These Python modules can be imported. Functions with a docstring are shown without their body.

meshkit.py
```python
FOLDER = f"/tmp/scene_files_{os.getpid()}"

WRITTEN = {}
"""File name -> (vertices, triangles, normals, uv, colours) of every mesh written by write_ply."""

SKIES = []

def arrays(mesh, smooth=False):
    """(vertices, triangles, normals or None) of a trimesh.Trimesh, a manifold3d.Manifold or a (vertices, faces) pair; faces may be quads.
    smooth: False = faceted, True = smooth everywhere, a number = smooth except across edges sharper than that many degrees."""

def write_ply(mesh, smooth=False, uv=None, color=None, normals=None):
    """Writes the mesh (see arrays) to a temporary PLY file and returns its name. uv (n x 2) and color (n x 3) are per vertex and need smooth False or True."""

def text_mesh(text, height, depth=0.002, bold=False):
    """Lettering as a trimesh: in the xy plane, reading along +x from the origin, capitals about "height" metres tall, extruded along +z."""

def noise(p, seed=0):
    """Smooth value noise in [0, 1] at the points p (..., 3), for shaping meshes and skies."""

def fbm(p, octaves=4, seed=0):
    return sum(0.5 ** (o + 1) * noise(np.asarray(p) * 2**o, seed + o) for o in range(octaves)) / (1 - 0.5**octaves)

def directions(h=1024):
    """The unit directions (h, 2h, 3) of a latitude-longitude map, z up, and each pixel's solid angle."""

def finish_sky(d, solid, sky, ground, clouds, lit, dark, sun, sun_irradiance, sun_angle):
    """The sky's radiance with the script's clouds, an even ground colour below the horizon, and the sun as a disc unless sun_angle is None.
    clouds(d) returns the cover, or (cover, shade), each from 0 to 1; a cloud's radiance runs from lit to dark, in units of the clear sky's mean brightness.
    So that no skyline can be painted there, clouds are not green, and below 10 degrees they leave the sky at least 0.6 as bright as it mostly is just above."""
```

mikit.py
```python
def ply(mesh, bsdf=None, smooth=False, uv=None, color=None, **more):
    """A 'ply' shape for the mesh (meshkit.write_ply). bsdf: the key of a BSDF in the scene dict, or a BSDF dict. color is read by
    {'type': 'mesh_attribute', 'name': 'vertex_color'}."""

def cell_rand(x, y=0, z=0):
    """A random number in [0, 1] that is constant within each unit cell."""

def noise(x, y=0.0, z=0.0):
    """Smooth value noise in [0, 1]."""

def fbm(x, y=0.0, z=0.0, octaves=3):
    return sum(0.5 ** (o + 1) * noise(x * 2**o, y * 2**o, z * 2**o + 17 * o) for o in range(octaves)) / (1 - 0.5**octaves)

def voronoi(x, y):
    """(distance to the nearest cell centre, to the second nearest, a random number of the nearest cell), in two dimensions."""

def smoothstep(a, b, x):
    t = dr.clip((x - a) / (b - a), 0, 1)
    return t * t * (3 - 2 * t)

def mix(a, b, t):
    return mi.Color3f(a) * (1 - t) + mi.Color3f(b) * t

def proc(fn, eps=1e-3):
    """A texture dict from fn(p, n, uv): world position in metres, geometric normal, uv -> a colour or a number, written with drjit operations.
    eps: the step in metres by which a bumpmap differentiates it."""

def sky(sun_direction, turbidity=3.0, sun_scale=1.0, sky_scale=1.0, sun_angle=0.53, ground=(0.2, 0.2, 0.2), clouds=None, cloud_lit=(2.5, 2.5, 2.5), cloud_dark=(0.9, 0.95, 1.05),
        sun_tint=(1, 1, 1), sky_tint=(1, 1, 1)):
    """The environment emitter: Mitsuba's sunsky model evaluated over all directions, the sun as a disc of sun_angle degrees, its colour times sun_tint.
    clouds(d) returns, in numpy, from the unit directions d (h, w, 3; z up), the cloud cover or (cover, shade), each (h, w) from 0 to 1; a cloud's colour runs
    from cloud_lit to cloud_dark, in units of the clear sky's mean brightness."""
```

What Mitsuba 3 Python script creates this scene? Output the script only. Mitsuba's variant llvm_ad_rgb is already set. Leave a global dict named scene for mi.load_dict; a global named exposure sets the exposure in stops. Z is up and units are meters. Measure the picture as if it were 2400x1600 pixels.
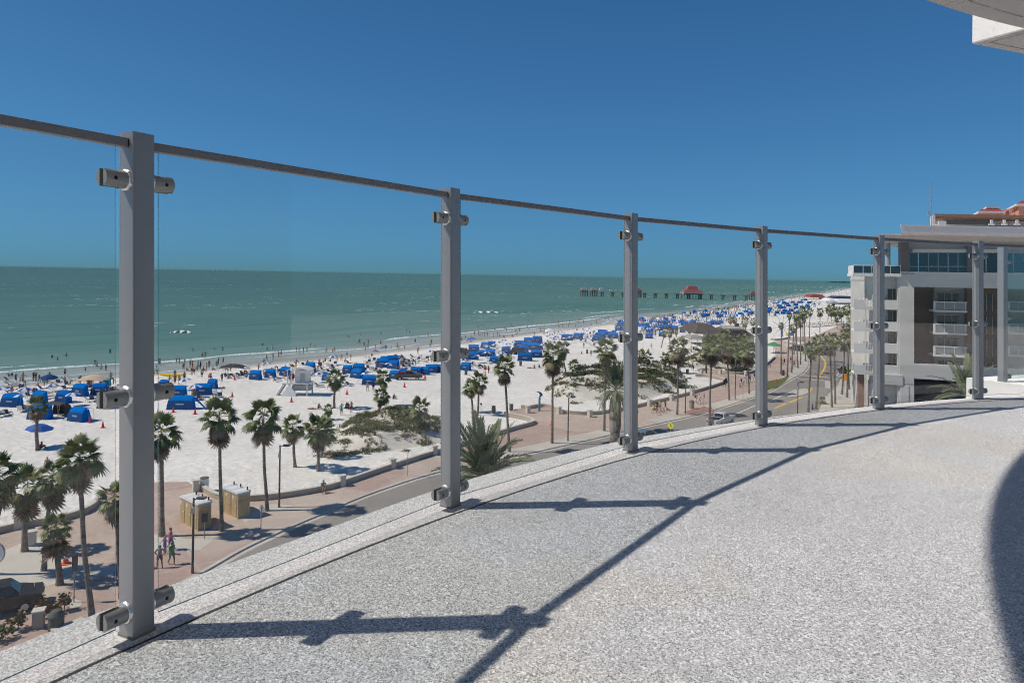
import math, random
import numpy as np, trimesh, mitsuba as mi, mikit, meshkit, drjit as dr, manifold3d as m3
from mikit import proc, noise, fbm, voronoi, smoothstep, mix, cell_rand
from shapely.geometry import Polygon, LineString, Point
from shapely.ops import unary_union
rng = np.random.default_rng(7); random.seed(7)
T4 = mi.ScalarTransform4f
scene, labels = {}, {}
# ---------------------------------------------------------------- camera, sky, exposure
HC = 21.5                      # eye above the promenade
DECK = HC - 0.803              # balcony floor
ROLL = math.atan(0.0178)       # the camera is rolled one degree
F, CX, CY = 1600.0, 1200.0, 645.4   # focal length and principal point in pixels of the 2400 wide photograph
EYE = np.array([0, 0, HC])
R_ = np.array([math.cos(ROLL), 0, math.sin(ROLL)]); U_ = np.array([-math.sin(ROLL), 0, math.cos(ROLL)]); D_ = np.array([0, 1.0, 0])
scene['camera'] = {'type': 'perspective', 'fov': 2 * math.degrees(math.atan(1200 / F)), 'fov_axis': 'x', 'near_clip': 0.05, 'far_clip': 90000.0,
    'principal_point_offset_x': 0.0, 'principal_point_offset_y': -(800 - CY) / 1600.0 * -1,
    'to_world': T4().look_at(origin=EYE.tolist(), target=(EYE + D_).tolist(), up=U_.tolist())}
SUN = (-0.915, -0.088, 1.10)
scene['sky_light'] = mikit.sky(SUN, turbidity=1.6, sun_scale=1.0, sun_tint=(0.98, 1.06, 1.22), sky_scale=1.0, sky_tint=(0.37, 0.69, 0.89), ground=(0.10, 0.17, 0.18))
exposure = 1.3
LEAN = T4(np.array([[1, 0, -0.0178, 0], [0, 1, 0, 0], [0, 0, 1, 0], [0, 0, 0, 1.0]]))
# ---------------------------------------------------------------- layout helpers: a pixel of the photograph -> a place in the world
def ray(px, py): return R_ * (px - CX) / F + D_ + U_ * (CY - py) / F
def G(px, py, z=0.0):
    d = ray(px, py); return EYE + d * ((z - HC) / d[2])
def YH(px): return CY + (px - CX) * math.tan(ROLL)
def AT(px, py, Y):           # the point on a pixel's ray at depth Y
    return EYE + ray(px, py) * Y
def G2(pts, z=0.0): return np.array([G(x, y, z)[:2] for x, y in pts])
# ---------------------------------------------------------------- mesh helpers
def rotz(a):
    c, s = math.cos(a), math.sin(a); return np.array([[c, -s, 0], [s, c, 0], [0, 0, 1.0]])
BOXF = np.array([[0,2,1],[0,3,2],[4,5,6],[4,6,7],[0,1,5],[0,5,4],[1,2,6],[1,6,5],[2,3,7],[2,7,6],[3,0,4],[3,4,7]])
class MB:
    def __init__(s): s.v, s.f, s.n = [], [], 0
    def add(s, v, f):
        v = np.asarray(v, float); s.v.append(v); s.f.append(np.asarray(f, int) + s.n); s.n += len(v); return s
    def box(s, c, d, a=0.0, R=None):
        x, y, z = np.asarray(d) / 2.0
        v = np.array([[-x,-y,-z],[x,-y,-z],[x,y,-z],[-x,y,-z],[-x,-y,z],[x,-y,z],[x,y,z],[-x,y,z]])
        return s.add(v @ (rotz(a) if R is None else R).T + np.asarray(c), BOXF)
    def bar(s, p, q, w, h):        # a box beam from p to q
        p, q = np.asarray(p, float), np.asarray(q, float); t = q - p; L = np.linalg.norm(t); t /= L
        b = np.cross([0, 0, 1.0], t); b = np.array([1.0, 0, 0]) if np.linalg.norm(b) < 1e-6 else b / np.linalg.norm(b)
        return s.box((p + q) / 2, (L, w, h), R=np.stack([t, b, np.cross(t, b)], 1))
    def tube(s, pts, r, n=8, cap=True):
        pts = np.asarray(pts, float); r = np.broadcast_to(r, (len(pts),)); t = np.gradient(pts, axis=0); t /= np.linalg.norm(t, axis=1, keepdims=True)
        ref = np.array([0, 0, 1.0]) if abs(t[0][2]) < 0.9 else np.array([1.0, 0, 0])
        a = np.cross(t, ref); a /= np.linalg.norm(a, axis=1, keepdims=True); b = np.cross(t, a); g = np.arange(n) * 2 * np.pi / n
        v = pts[:, None] + r[:, None, None] * (np.cos(g)[None, :, None] * a[:, None] + np.sin(g)[None, :, None] * b[:, None])
        k = len(pts); i, j = np.meshgrid(np.arange(k - 1), np.arange(n), indexing='ij'); j2 = (j + 1) % n
        A, B, C, D = (i*n+j).ravel(), (i*n+j2).ravel(), ((i+1)*n+j2).ravel(), ((i+1)*n+j).ravel()
        f = np.vstack([np.stack([A, B, C], 1), np.stack([A, C, D], 1)]); v = v.reshape(-1, 3)
        if cap:
            c0, c1 = len(v), len(v) + 1; v = np.vstack([v, pts[:1], pts[-1:]]); q = np.arange(n); q2 = (q + 1) % n
            f = np.vstack([f, np.stack([q2, q, q*0 + c0], 1), np.stack([(k-1)*n + q, (k-1)*n + q2, q*0 + c1], 1)])
        return s.add(v, f)
    def lathe(s, prof, c=(0, 0, 0), n=12):
        prof = np.asarray(prof, float); g = np.arange(n) * 2 * np.pi / n; k = len(prof)
        v = np.stack([prof[:, :1] * np.cos(g), prof[:, :1] * np.sin(g), np.repeat(prof[:, 1:2], n, 1)], -1).reshape(-1, 3) + np.asarray(c)
        i, j = np.meshgrid(np.arange(k - 1), np.arange(n), indexing='ij'); j2 = (j + 1) % n
        A, B, C, D = (i*n+j).ravel(), (i*n+j2).ravel(), ((i+1)*n+j2).ravel(), ((i+1)*n+j).ravel()
        return s.add(v, np.vstack([np.stack([A, B, C], 1), np.stack([A, C, D], 1)]))
    def quad(s, a, b, c, d): return s.add([a, b, c, d], [[0, 1, 2], [0, 2, 3]])
    def prism(s, poly, z0, z1):
        for g in getattr(poly, 'geoms', [poly]):
            if g.area < 1e-9: continue
            m = trimesh.creation.extrude_polygon(g, z1 - z0); s.add(np.array(m.vertices) + [0, 0, z0], m.faces)
        return s
    def out(s): return (np.vstack(s.v), np.vstack(s.f))
def xf(mesh, M):
    M = np.asarray(M, float); return (mesh[0] @ M[:3, :3].T + (M[:3, 3] if M.shape == (4, 4) else 0), mesh[1])
def place(p, a=0.0, sc=1.0, tilt=0.0, tdir=0.0):
    M = np.eye(4); R = rotz(a)
    if tilt:
        c, s_ = math.cos(tilt), math.sin(tilt); Y = np.array([[c, 0, s_], [0, 1, 0], [-s_, 0, c]]); R = rotz(tdir) @ Y @ rotz(-tdir) @ R
    M[:3, :3] = R * np.asarray(sc); M[:3, 3] = p; return M
def mani(m):
    q = m.to_mesh(); return (np.array(q.vert_properties[:, :3], float), np.array(q.tri_verts, int))
# ---------------------------------------------------------------- scene entries
COUNT = {}
def numbered(name):
    k = COUNT.get(name, 0); COUNT[name] = k + 1
    return name if k == 0 else f'{name}_{k:03d}'
def thing(name, label, cat, group=None):
    key = numbered(name); labels[key] = {'label': label, 'category': cat}
    if group: labels[key]['group'] = group
    return key
PLY = {}
def obj(name, mesh, m, parent=None, M=None, smooth=False, label=None, uv=None):
    key = numbered(name if parent is None else f'{parent}__{name}')
    if isinstance(mesh, dict): d = {k: v for k, v in mesh.items() if k != 'to_world'}; d['bsdf'] = {'type': 'ref', 'id': m} if isinstance(m, str) else m
    else: d = mikit.ply(mesh, m, smooth=smooth, uv=uv)
    if M is not None: d['to_world'] = M if isinstance(M, T4) else T4(np.asarray(M, float))
    scene[key] = d
    if label: labels[key] = {**labels.get(key, {}), 'label': label}
    return key
def struct(name, mesh, m, label, **k):
    key = obj(name, mesh, m, **k); labels[key] = {'label': label, 'kind': 'structure'}; return key
def shared(mesh, smooth=False): return mikit.ply(mesh, None, smooth=smooth)
# ---------------------------------------------------------------- materials
def two(d): return {'type': 'twosided', 'b': d}
def paint(key, c, rough=0.6, metal=0.0, spec=0.4, **k):
    base = c if isinstance(c, dict) else {'type': 'rgb', 'value': list(c)}
    d = {'type': 'principled', 'base_color': base, 'roughness': rough, 'metallic': metal, 'specular': spec, **k}
    scene[key] = two(d); return key
def flat(key, c): scene[key] = two({'type': 'diffuse', 'reflectance': c if isinstance(c, dict) else {'type': 'rgb', 'value': list(c)}}); return key

def deck_fn(p, n, uv):
    d, d2, c = voronoi(p.x * 340, p.y * 340); e, _, c2 = voronoi(p.x * 210 + 7, p.y * 210)
    g = 0.615 + 0.50 * (c - 0.5) + 0.34 * (c2 - 0.5); g = dr.select(c < 0.07, 0.20, g); g = dr.select(c2 > 0.90, g + 0.16, g)
    st = fbm(p.x * 1.1, p.y * 1.1, 0.0, 4); w = 0.93 + 0.26 * (st - 0.5) + 0.10 * (fbm(p.x * 7, p.y * 7, 3.0, 3) - 0.5)
    c0 = mi.Color3f(g * w); yel = smoothstep(0.56, 0.70, fbm(p.x * 1.7 + 9, p.y * 1.7, 5.0, 3)); return c0 * mix(mi.Color3f(0.82, 0.85, 0.90), mi.Color3f(0.82, 0.83, 0.835), yel)
def deck_bump(p, n, uv):
    d, _, c = voronoi(p.x * 300, p.y * 300); return 0.0005 * (1 - smoothstep(0.1, 0.7, d)) + 0.0004 * c
scene['m_deck'] = {'type': 'bumpmap', 'arbitrary': proc(deck_bump, 0.0008), 'scale': 1.0, 'nested': two({'type': 'principled', 'base_color': proc(deck_fn), 'roughness': 0.7, 'specular': 0.3})}
def kerb_fn(p, n, uv):
    d, d2, c = voronoi(p.x * 260, p.y * 260 + p.z * 260); g = 0.61 + 0.42 * (c - 0.5)
    w = 0.95 + 0.16 * (fbm(p.x * 4, p.y * 4, p.z * 4, 3) - 0.5); return mi.Color3f(g * w, g * w * 0.99, g * w * 0.985)
paint('m_kerb', proc(kerb_fn), 0.7, spec=0.3)
paint('m_post', (0.29, 0.30, 0.315), 0.34, metal=0.28, spec=0.6)
paint('m_rail', (0.215, 0.22, 0.235), 0.5, spec=0.4)
paint('m_clamp', (0.33, 0.33, 0.32), 0.42, metal=0.35)
flat('m_salt', (0.8, 0.8, 0.8)); paint('m_weld', (0.85, 0.85, 0.86), 0.28, metal=0.85)
paint('m_hole', (0.015, 0.015, 0.015), 0.8); paint('m_sealant', (0.20, 0.185, 0.16), 0.9)
paint('m_edge', (0.05, 0.20, 0.25), 0.3)
scene['m_glass'] = {'type': 'thindielectric', 'int_ior': 1.5, 'specular_transmittance': {'type': 'rgb', 'value': [0.945, 0.978, 0.973]}, 'specular_reflectance': {'type': 'rgb', 'value': [0.5, 0.5, 0.5]}}
scene['m_glass_green'] = {'type': 'thindielectric', 'int_ior': 1.5, 'specular_transmittance': {'type': 'rgb', 'value': [0.58, 0.74, 0.70]}}
def stucco_fn(p, n, uv):
    w = 0.9 + 0.2 * fbm(p.x * 2.5, p.y * 2.5, p.z * 2.5, 4); return mi.Color3f(0.80, 0.79, 0.77) * w
paint('m_stucco', proc(stucco_fn), 0.85, spec=0.2)
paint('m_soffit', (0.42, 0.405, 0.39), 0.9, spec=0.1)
# ---------------------------------------------------------------- the balcony
CEN, RAD = np.array([5.922, -2.820]), 7.9897
S = 0.051; LIFT = T4().translate([0, 0, DECK])
def deckpt(px, py, h=0.0): return G(px, py, DECK + h)
EDGE = np.array([deckpt(x, y, 0.009)[:2] - CEN for x, y in ((500,1327),(780,1228),(1078,1124),(1452,1030),(1507,1019),(1640,998),(1771,980),(1900,963),(2051,949),(2200,935))]); EA, ER = np.degrees(np.arctan2(EDGE[:, 1], EDGE[:, 0])), np.hypot(EDGE[:, 0], EDGE[:, 1])
def edge_r(a): return np.interp(np.degrees(a), EA[::-1], ER[::-1])
def ring(r0, r1, a0, a1, z0, z1, n=72):      # a curved slab; angles in degrees
    a = np.radians(np.linspace(a0, a1, n)); o = []; r1 = edge_r(a) if r1 is None else r1; r0, r1 = [q(a) if callable(q) else q for q in (r0, r1)]
    for r, z in ((r0, z0), (r1, z0), (r1, z1), (r0, z1)): o.append(np.stack([CEN[0] + r*np.cos(a), CEN[1] + r*np.sin(a), a*0 + z], 1))
    v = np.concatenate(o); f = []
    for k in range(4):
        A, B = k*n, ((k+1) % 4)*n
        for i in range(n-1): f += [[A+i, B+i, B+i+1], [A+i, B+i+1, A+i+1]]
    f += [[0, n, 2*n], [0, 2*n, 3*n], [n-1, 3*n-1, 2*n-1], [n-1, 4*n-1, 3*n-1]]
    m = trimesh.Trimesh(v, f, process=False); m.fix_normals(); return (np.array(m.vertices), np.array(m.faces))
struct('balcony_floor', ring(RAD-3.2, RAD-0.028, 225, 95, DECK-0.25, DECK), 'm_deck', 'speckled grey and white stone coated balcony floor')
struct('joint', ring(RAD-0.034, RAD-0.0282, 225, 95, DECK-0.02, DECK+0.0008), 'm_joint', 'dark joint between balcony floor and kerb strip')  # thin dark strip along the inner edge of the kerb
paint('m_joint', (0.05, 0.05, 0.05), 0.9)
struct('balcony_kerb', ring(RAD-0.028, None, 225, 95, DECK-0.30, DECK+0.003), 'm_kerb', 'pale speckled raised kerb strip under the glass railing')
rl = thing('glass_railing', 'curved glass railing with grey posts and clamps along the balcony edge', 'railing')
corners = [deckpt(*p)[:2] for p in ((308,1503),(1055,1194),(1480,1061),(1787,999),(2062,960),(2294,937))]
def turn(t, n, b=math.radians(5.5)):
    R2 = np.array([[math.cos(b), -math.sin(b)], [math.sin(b), math.cos(b)]]); return R2 @ t, R2 @ n
posts = []
for c in corners:
    a = math.atan2(*(c - CEN)[::-1]); t = np.array([math.sin(a), -math.cos(a)]); n = np.array([math.cos(a), math.sin(a)])
    posts.append((c + (t + n) * S / 2, *turn(t, n)))
def circ(a, r=RAD + S/2):
    a = math.radians(a); return (CEN + r * np.array([math.cos(a), math.sin(a)]), np.array([math.sin(a), -math.cos(a)]), np.array([math.cos(a), math.sin(a)]))
posts = [circ(170.1), circ(162.6), circ(155.1)] + posts + [circ(102.2)]
sec = Polygon([(-S/2,-S/2),(S/2,-S/2),(S/2,S/2),(-S/2,S/2)]).buffer(-0.004).buffer(0.004, quad_segs=3)
post_mesh = shared(MB().prism(sec, 0.0, 1.10).out(), 25)
foot_mesh = shared(MB().prism(sec.buffer(0.003), 0.0, 0.005).out())
def clamp_mesh():
    c = m3.Manifold.cylinder(0.054, 0.0200, 0.0200, 28).rotate((0, 90, 0))
    c = c - m3.Manifold.cube((0.06, 0.0145, 0.06), True).translate((0.048, 0, 0)) - m3.Manifold.cylinder(0.02, 0.0045, 0.0045, 12).rotate((90, 0, 0)).translate((0.034, -0.008, 0))
    return mani(c)
clamp = shared(clamp_mesh(), 30)
gasket = shared(MB().box((0.0365, 0, 0), (0.031, 0.0140, 0.034)).out())
screw = shared(MB().lathe([(0, 0), (0.0042, 0), (0.0042, 0.006)], n=10).out())
def bead():
    m = trimesh.creation.torus(0.0185, 0.0055, 24, 8); v = np.array(m.vertices); a = np.arctan2(v[:, 1], v[:, 0]); v *= (1 + 0.05*np.sin(9*a))[:, None]
    v[:, 2] *= 1.15; return (v[:, [2, 0, 1]], np.array(m.faces))
weld = shared(bead(), True)
SH = np.eye(4); SH[0, 2] = -0.0178
def frame4(p, t, n, z=0.0):
    M = np.eye(4); M[:2, 0] = t; M[:2, 1] = n; M[:3, 3] = (p[0], p[1], z); M = SH @ M; M[2, 3] += DECK; return M
for i, (p, t, n) in enumerate(posts):
    k = obj('post', post_mesh, 'm_post', rl, frame4(p, t, n)); obj('foot', foot_mesh, 'm_sealant', k, frame4(p, t, n, 0.0025))
    for h in (0.057, 0.525, 0.995):
        for s_ in (-1, 1):
            L = np.eye(4); L[0, 0] = s_; L[:3, 3] = (s_ * S/2, 0, h)
            if h < 0.1: L[2, 0] = -0.0
            obj('clamp', clamp, 'm_clamp', k, frame4(p, t, n) @ L); obj('weld_bead', weld, 'm_weld', k, frame4(p, t, n) @ L)
            obj('gasket', gasket, 'm_hole', k, frame4(p, t, n) @ L)
            L2 = L.copy(); L2[:3, :3] = np.array([[1, 0, 0], [0, 0, 1], [0, 1, 0.0]]); L2[:3, 3] = (s_ * (S/2 + 0.034), -0.0150, h)
            obj('screw', screw, 'm_hole', k, frame4(p, t, n) @ L2)
for (p, t, n), (q, _, _) in zip(posts[:-1], posts[1:]):
    e = (q - p) / np.linalg.norm(q - p); L = np.linalg.norm(q - p); nn = np.array([-e[1], e[0]]); M = frame4(p, e, nn)
    x0, x1 = 0.047, L - 0.047; z0, z1 = 0.030, 1.066
    obj('glass_panel', MB().quad((x0, 0, z0), (x1, 0, z0), (x1, 0, z1), (x0, 0, z1)).out(), 'm_glass', rl, M)
    gk = [k_ for k_ in scene if k_.startswith(rl + '__glass_panel')][-1]
    eb = MB().quad((x0, 0, z0), (x1, 0, z0), (x1, 0, z0 - 0.0026), (x0, 0, z0 - 0.0026)).quad((x0, -0.0015, z0), (x0, 0.0015, z0), (x0, 0.0015, z1), (x0, -0.0015, z1)).quad((x1, -0.0015, z0), (x1, 0.0015, z0), (x1, 0.0015, z1), (x1, -0.0015, z1))
    obj('glass_edge', eb.out(), 'm_edge', gk, M)
    sg = np.random.default_rng(int(abs(p[0]) * 1000)); sv, sf = [], []
    for q_ in range(170):
        x_, z_, r_ = sg.uniform(x0, x1), z0 + (z1 - z0) * sg.random() ** 1.4, sg.uniform(0.0004, 0.0009); sv += [(x_ - r_, -0.0012, z_), (x_, -0.0012, z_ - r_), (x_ + r_, -0.0012, z_), (x_, -0.0012, z_ + r_)]; sf += [[4*q_, 4*q_+1, 4*q_+2], [4*q_, 4*q_+2, 4*q_+3]]
    dk = obj('salt_speck', (np.array(sv), np.array(sf)), 'm_salt', gk, M); labels[dk] = {'kind': 'stuff', 'label': 'dried salt specks on the pane'}
    sc_ = Polygon([(-0.013, 1.066), (0.013, 1.066), (0.013, 1.0855), (-0.013, 1.0855)]).buffer(-0.002).buffer(0.002, quad_segs=2)
    rm = MB().prism(sc_, 0, L - S - 0.004).out(); rv = rm[0][:, [2, 0, 1]] + [S/2 + 0.002, 0, 0]
    obj('top_rail', (rv, rm[1][:, ::1]), 'm_rail', rl, M, smooth=25)
# the storey above: slab with a drip groove, and the wall behind the camera
ap = thing('apartment_building', 'concrete balcony slab of the storey above, its grooved underside in the top right corner', 'building')
Z1 = DECK + 2.80
def slab_r(off): return lambda a: RAD + off + np.interp(np.degrees(a), [95, 103.3, 111.6, 116], [0.27, 0.14, -0.02, 0.0])
obj('slab_edge', ring(slab_r(0.115), slab_r(0.25), 225, 96, Z1, Z1+0.26, 140), 'm_stucco', ap)
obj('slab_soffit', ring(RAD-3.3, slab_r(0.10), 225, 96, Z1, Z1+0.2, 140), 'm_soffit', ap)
obj('slab_top', ring(RAD-3.3, slab_r(0.249), 225, 96, Z1+0.203, Z1+0.258, 140), 'm_stucco', ap)
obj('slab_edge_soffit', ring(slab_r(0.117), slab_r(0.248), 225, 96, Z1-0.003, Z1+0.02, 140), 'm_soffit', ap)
obj('wall', ring(RAD-3.5, RAD-3.21, 235, 80, DECK-0.4, Z1+0.2), 'm_soffit', ap)
# the neighbouring balcony: its slab above, its floor and its railing
nb = thing('neighbour_balcony', 'white neighbouring balcony slab with a sunlit end beyond the curved railing', 'balcony')
def blockpoly(ins=0.0):
    a, b, c = np.array([3.80, 5.69]), np.array([4.32, 4.76]), np.array([9.3, 8.0]); d = (c - a) / np.linalg.norm(c - a)
    pl = Polygon([(3.80, 5.69), (4.45, 5.935), (6.2, 6.55), (9.3, 7.35), (9.6, 6.0), (5.6, 4.9), (4.36, 4.66)])
    return pl.buffer(-ins, join_style=2) if ins else pl
outer, g0, g1 = blockpoly(), blockpoly(0.075), blockpoly(0.09)
obj('upper_slab', MB().prism(outer, Z1+0.012, Z1+0.62).out(), 'm_stucco', nb)
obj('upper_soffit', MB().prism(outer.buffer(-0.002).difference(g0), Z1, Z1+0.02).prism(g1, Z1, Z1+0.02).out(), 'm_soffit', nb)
obj('floor_slab', MB().prism(outer.difference(Polygon(np.vstack([[CEN + (RAD+0.21)*np.array([math.cos(x), math.sin(x)]) for x in np.radians(np.linspace(130, 60, 60))], [CEN]]))), DECK-0.28, DECK+0.02).out(), 'm_stucco', nb)
r2 = thing('glass_railing', 'glass railing of the neighbouring balcony at the right edge, behind the last post', 'railing')
pA, pB, pC = np.array([3.965, 5.50]), np.array([4.93, 5.88]), np.array([5.9, 6.22])
for p, q in ((pA, pB), (pB, pC)):
    e = (q - p) / np.linalg.norm(q - p); nn = np.array([-e[1], e[0]]); L = np.linalg.norm(q - p); M = frame4(p, e, nn)
    k = obj('post', post_mesh, 'm_post', r2, M)
    for h in (0.06, 0.535, 0.985):
        Lm = np.eye(4); Lm[:3, 3] = (S/2, 0, h); obj('clamp', clamp, 'm_clamp', k, M @ Lm)
    g = obj('glass_panel', MB().quad((0.05, 0, 0.04), (L-0.05, 0, 0.04), (L-0.05, 0, 1.05), (0.05, 0, 1.05)).out(), 'm_glass_green', r2, M)
    obj('top_rail', MB().box((L/2, 0, 1.068), (L-S-0.004, 0.028, 0.024)).out(), 'm_clamp', r2, M)
# ---------------------------------------------------------------- sea, sand, promenade, road
SHORE_PX = [(0,903),(270,882),(500,862),(650,847),(788,835),(920,822),(1033,810),(1150,792),(1270,777),(1443,757),(1620,734),(1772,712),(1847,699),(1944,685),(2000,674)]
SEA_Z = -1.0
sh = G2(SHORE_PX, SEA_Z)
d0 = sh[0] - sh[3]; d1 = sh[-1] - sh[-2]; d1 = d1 / np.linalg.norm(d1)
sh = np.vstack([sh[0] + d0/np.linalg.norm(d0)*600, sh[0] + d0/np.linalg.norm(d0)*150, sh, sh[-1] + d1*1500 + [300, 0], sh[-1] + d1*5000 + [2500, 0], sh[-1] + d1*16000 + [10000, 0]])
def resample(P, step0=8.0):
    s = np.concatenate([[0], np.cumsum(np.linalg.norm(np.diff(P, axis=0), axis=1))]); t = [0.0]
    while t[-1] < s[-1]: 
        x = np.interp(t[-1], s, np.hypot(P[:, 0], P[:, 1])); t.append(t[-1] + max(step0, 0.05 * x))
    t[-1] = s[-1]; return np.stack([np.interp(t, s, P[:, k]) for k in (0, 1)], 1), np.array(t)
shr, su = resample(sh)
for _ in range(3): shr[1:-1] = 0.25*shr[:-2] + 0.5*shr[1:-1] + 0.25*shr[2:]
tg = np.gradient(shr, axis=0); tg /= np.linalg.norm(tg, axis=1, keepdims=True); SEAW = np.stack([-tg[:, 1], tg[:, 0]], 1)     # seaward
for _ in range(12): SEAW[1:-1] = 0.25*SEAW[:-2] + 0.5*SEAW[1:-1] + 0.25*SEAW[2:]
SEAW /= np.linalg.norm(SEAW, axis=1, keepdims=True)
def strip(offs, zs):
    V, UV = [], []
    for o, z in zip(offs, zs):
        q = shr + SEAW * o; V.append(np.column_stack([q, np.full(len(q), z)])); UV.append(np.column_stack([su, np.full(len(q), float(o))]))
    n, k = len(shr), len(offs); i, j = np.meshgrid(np.arange(k-1), np.arange(n-1), indexing='ij')
    a, b, c, d = (i*n+j).ravel(), (i*n+j+1).ravel(), ((i+1)*n+j+1).ravel(), ((i+1)*n+j).ravel()
    return (np.vstack(V), np.vstack([np.stack([a, b, c], 1), np.stack([a, c, d], 1)])), np.vstack(UV)
def sea_fn(p, n, uv):
    u, v = uv.x, uv.y
    wob = 7 * (fbm(u * 0.018, v * 0.01, 1.0, 3) - 0.5) * 2
    vv = v + wob
    deep, mid, shal = mi.Color3f(0.072, 0.150, 0.112), mi.Color3f(0.092, 0.180, 0.130), mi.Color3f(0.29, 0.31, 0.27)
    big = fbm(p.x * 0.004, p.y * 0.011, 0.0, 4); band = fbm(u * 0.01, v * 0.06, 5.0, 3)
    c = mix(mid, deep, smoothstep(60.0, 700.0, v + 300 * (big - 0.5)))
    c = mix(mi.Color3f(0.145, 0.22, 0.175), c, smoothstep(16.0, 70.0, vv + 30 * (band - 0.5)))
    c = mix(shal, c, smoothstep(12.0, 24.0, vv))
    c = c * (0.86 + 0.30 * big)
    c = c * (0.88 + 0.24 * noise(u * 0.03, v * 0.35, 2.0))
    br = fbm(u * 0.9, v * 1.6, 3.0, 3)
    f = mi.Float(0)
    for c0, w, th, sd, q in ((21.0, 1.5, 0.38, 11.0, 0.020), (29.0, 1.3, 0.53, 23.0, 0.022), (7.0, 0.8, 0.44, 31.0, 0.03), (13.5, 0.9, 0.50, 37.0, 0.028), (44.0, 1.1, 0.66, 41.0, 0.018)):
        on = smoothstep(th, th + 0.12, noise(u * q + sd, 0.5, sd))
        line = 1 - smoothstep(0.3, 1.0, dr.abs(v + wob * 0.9 + 2.2 * (noise(u * 0.09, sd, 0.0) - 0.5) - c0) / (w * (0.5 + 1.1 * noise(u * 0.12, sd, 4.0))))
        f = dr.maximum(f, on * line * smoothstep(0.22, 0.5, br))
    f = dr.maximum(f, 0.8 * (1 - smoothstep(0.0, 1.0, dr.abs(v - 1.2 + 0.15 * wob))) * smoothstep(0.45, 0.62, noise(u * 0.05, 0.0, 7.0)))
    cap = smoothstep(0.84, 0.90, noise(u * 0.16, v * 0.45, 9.0)) * smoothstep(0.58, 0.75, noise(u * 0.02, v * 0.03, 12.0)) * smoothstep(40.0, 80.0, v) * (1 - smoothstep(900.0, 1800.0, v))
    f = dr.maximum(f, cap * 0.65)
    return mix(c, mi.Color3f(0.80, 0.82, 0.80), f)
def sea_bump(p, n, uv):
    return 0.10 * fbm(p.x * 0.9 + 0.5 * p.y, p.y * 0.7, 0.0, 3) + 0.3 * noise(uv.x * 0.03, uv.y * 0.22, 1.0)
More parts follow.
